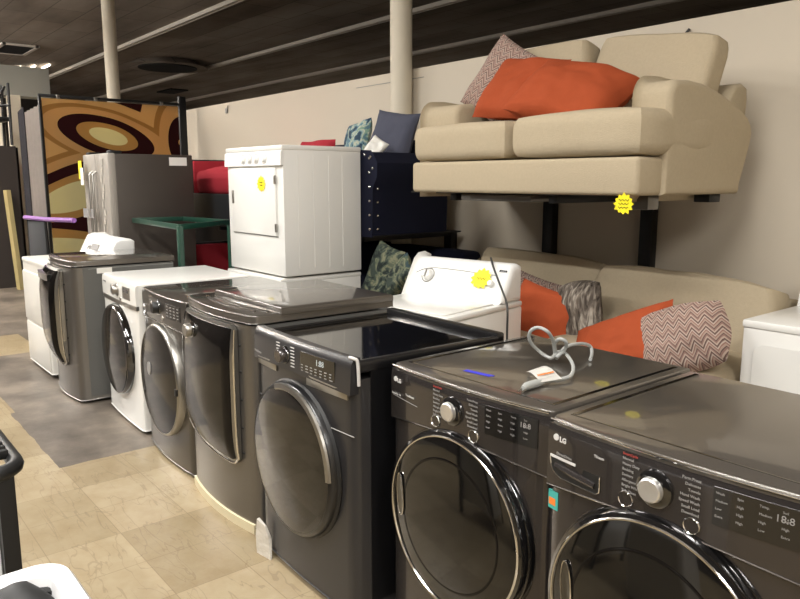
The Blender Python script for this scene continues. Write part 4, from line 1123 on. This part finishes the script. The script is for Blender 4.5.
for i in range(9):
    u = i/8; a = Vector(vv[0]).lerp(Vector(vv[3]), u); b_ = Vector(vv[1]).lerp(Vector(vv[2]), u); zz = Z+.018+.025*math.sin(u*2.4)*(1-u)
    g.append((bm.verts.new((a.x, a.y, zz)), bm.verts.new((b_.x, b_.y, zz+.02*(1-u)))))
for i in range(8): bm.faces.new((g[i][0], g[i+1][0], g[i+1][1], g[i][1]))
bmesh.ops.solidify(bm, geom=bm.faces[:], thickness=.001)
cl = loc_child(obj('cord_label', bm, 'paper', tcrd, label='white paper warning label'))
bm = bmesh.new(); 
for u0, u1 in ((.66, .72),):
    pp = []
    for u in (u0, u1):
        a = Vector(vv[0]).lerp(Vector(vv[3]), u); b_ = Vector(vv[1]).lerp(Vector(vv[2]), u); zz = Z+.0215+.025*math.sin(u*2.4)*(1-u)
        a2_, b2_ = a.lerp(b_, .1), a.lerp(b_, .9); pp += [(a2_.x, a2_.y, zz+.001), (b2_.x, b2_.y, zz+.018*(1-u)+.001)]
    v = [bm.verts.new(p) for p in pp]; bm.faces.new((v[0], v[2], v[3], v[1]))
q = obj('label_stripe', bm, 'orange_ink', cl, False)
bm = bmesh.new(); box(bm, -.055, .055, -.012, .012, 0, .0012); tube(bm, [(-.05, 0, .0008), (.06, .006, .0008)], .006)
o = obj('marker_smudge', bm, 'blue'); o.location = (-1.636, 1.682, Z); o.rotation_euler = (0, 0, .12); o.scale = (1, 1, .3)
tag(o, 'short blue marker streak on the graphite dryer top near its front edge', 'mark')
# crumpled film at the floor between machines
bm = bmesh.new(); prism(bm, [(-.03, 0), (.07, 0), (.055, .09), (.04, .15), (-.005, .175), (-.03, .14), (-.04, .07)], 0, .012, axis='Y', bev_top=.003)
for v in bm.verts: v.co.y += .02*noise.noise(v.co*18)
o = obj('plastic_scrap', bm, 'foam'); o.location = (-2.70, 1.425, .0); o.rotation_euler = (.12, 0, .1)
tag(o, 'crumpled scrap of clear plastic standing against the foot of the black-topped dryer', 'plastic scrap')
# loose hose in the gap
hs = T([(-2.0, 2.0, .03), (-2.0, 1.9, .25), (-1.985, 1.80, .55), (-1.985, 1.78, .72), (-1.99, 1.85, .85)], .018, smooth_n=8)
tag(obj('drain_hose', hs, 'black_matte'), 'black hose standing in the dark gap between black-topped dryer and graphite dryer', 'hose')

# ------------------------------------------------------------------ near left: tub and cart
def rrect(x0, x1, y0, y1, r, n=8):
    p = []
    for cx_, cy_, a0 in ((x1-r, y1-r, 0), (x0+r, y1-r, PI/2), (x0+r, y0+r, PI), (x1-r, y0+r, 1.5*PI)):
        for k in range(n+1): a = a0+PI/2*k/n; p.append((cx_+r*math.cos(a), cy_+r*math.sin(a)))
    return p
t = thing('storage_tub', 'white plastic tub with a broad rim in the near lower left corner', 'tub', (-1.40, .08, 0))
bm = bmesh.new(); N = 36
prof = [(0, .02), (.0, .76), (-.0, .765)]
loops = []
def lp(ins, z): return [bm.verts.new((x, y, z)) for x, y in rrect(-.28+ins, .28-ins, -.30+ins, .30-ins, max(.01, .07-ins*.6))]
for ins, z in ((.05, 0), (.045, .01), (.012, .74), (0, .745), (0, .785), (.01, .80), (.03, .802), (.045, .79), (.055, .70), (.10, .694)): loops.append(lp(ins, z))
for a, b_ in zip(loops, loops[1:]):
    n_ = len(a)
    for k in range(n_): bm.faces.new((a[k], a[(k+1) % n_], b_[(k+1) % n_], b_[k]))
bm.faces.new(loops[0][::-1]); bm.faces.new(loops[-1])
obj('tub_body', bm, 'bin_white', t)
bm = bmesh.new()
g = cushion_bm(.13, .10, .05, seed=3, wr=.06, pw=2.2)
o = obj('work_glove', g, 'black_matte'); o.location = (-1.60, .27, .755); o.rotation_euler = (.2, .3, .5)
bm = bmesh.new(); bm.from_mesh(o.data)
for i, (x, y) in enumerate(((.07, .03), (.08, .01), (.075, -.012), (.065, -.034))): tube(bm, [(.03, y*.8, .005), (x, y, .012), (x+.022, y, .0)], lambda u: .011-.003*u)
tube(bm, [(0, .035, .005), (.02, .06, .0), (.04, .07, -.004)], .010)
bm.to_mesh(o.data); bm.free()
tag(o, 'crumpled black work gloves lying in the white tub', 'gloves')
t = thing('utility_cart', 'cart with a black ribbed plastic handle frame and white side panel at the left edge', 'cart', (-2.2, .1, 0))
pth = rrect(-.32, .24, -.32, .26, .07)
obj('handle_frame', T([(x, y, .92) for x, y in pth], .020, n=10, closed=True), 'black_matte', t)
bm = bmesh.new()
for k in range(12): x = -.26+.036*k; box(bm, x, x+.016, .19, .25, .925, .95, bev=.003)
obj('handle_ribs', bm, 'black_matte', t)
for x, y in ((-.28, .225), (.205, .225), (-.28, -.28), (.19, -.28)):
    bm = bmesh.new(); prism(bm, [(-.022, .91), (.024, .91), (.012, 0), (-.014, 0)], -.02, .02, axis='Y', bev_top=.004); o = obj('leg', bm, 'black_matte', t); o.location = (x, y, 0)
obj('side_panel', B(-.27, .195, -.27, .205, .12, .80, bev=.01), 'white_plastic', t)

# ------------------------------------------------------------------ camera, world, view
f = 720.0; th = math.radians(9.4236); a = math.radians(39.4232)
cam = bpy.data.cameras.new('camera'); co = bpy.data.objects.new('camera', cam); COL.objects.link(co)
cam.sensor_fit = 'HORIZONTAL'; cam.sensor_width = 36; cam.lens = f/800*36; cam.clip_start = .02; cam.clip_end = 100
Fh = Vector((-math.cos(a), math.sin(a), 0)); Rt = Vector((math.sin(a), math.cos(a), 0))
fw = Fh*math.cos(th)+Vector((0, 0, -math.sin(th))); upv = Fh*math.sin(th)+Vector((0, 0, math.cos(th)))
m3 = Matrix((Rt, upv, -fw)).transposed(); co.matrix_world = Matrix.Translation((0, 0, 1.65)) @ m3.to_4x4()
SC.camera = co
w = bpy.data.worlds.new('world'); SC.world = w; w.use_nodes = True
w.node_tree.nodes['Background'].inputs[0].default_value = (.05, .045, .04, 1); w.node_tree.nodes['Background'].inputs[1].default_value = .3
SC.view_settings.view_transform = 'Standard'; SC.view_settings.look = 'None'; SC.view_settings.gamma = 1; SC.view_settings.exposure = .14
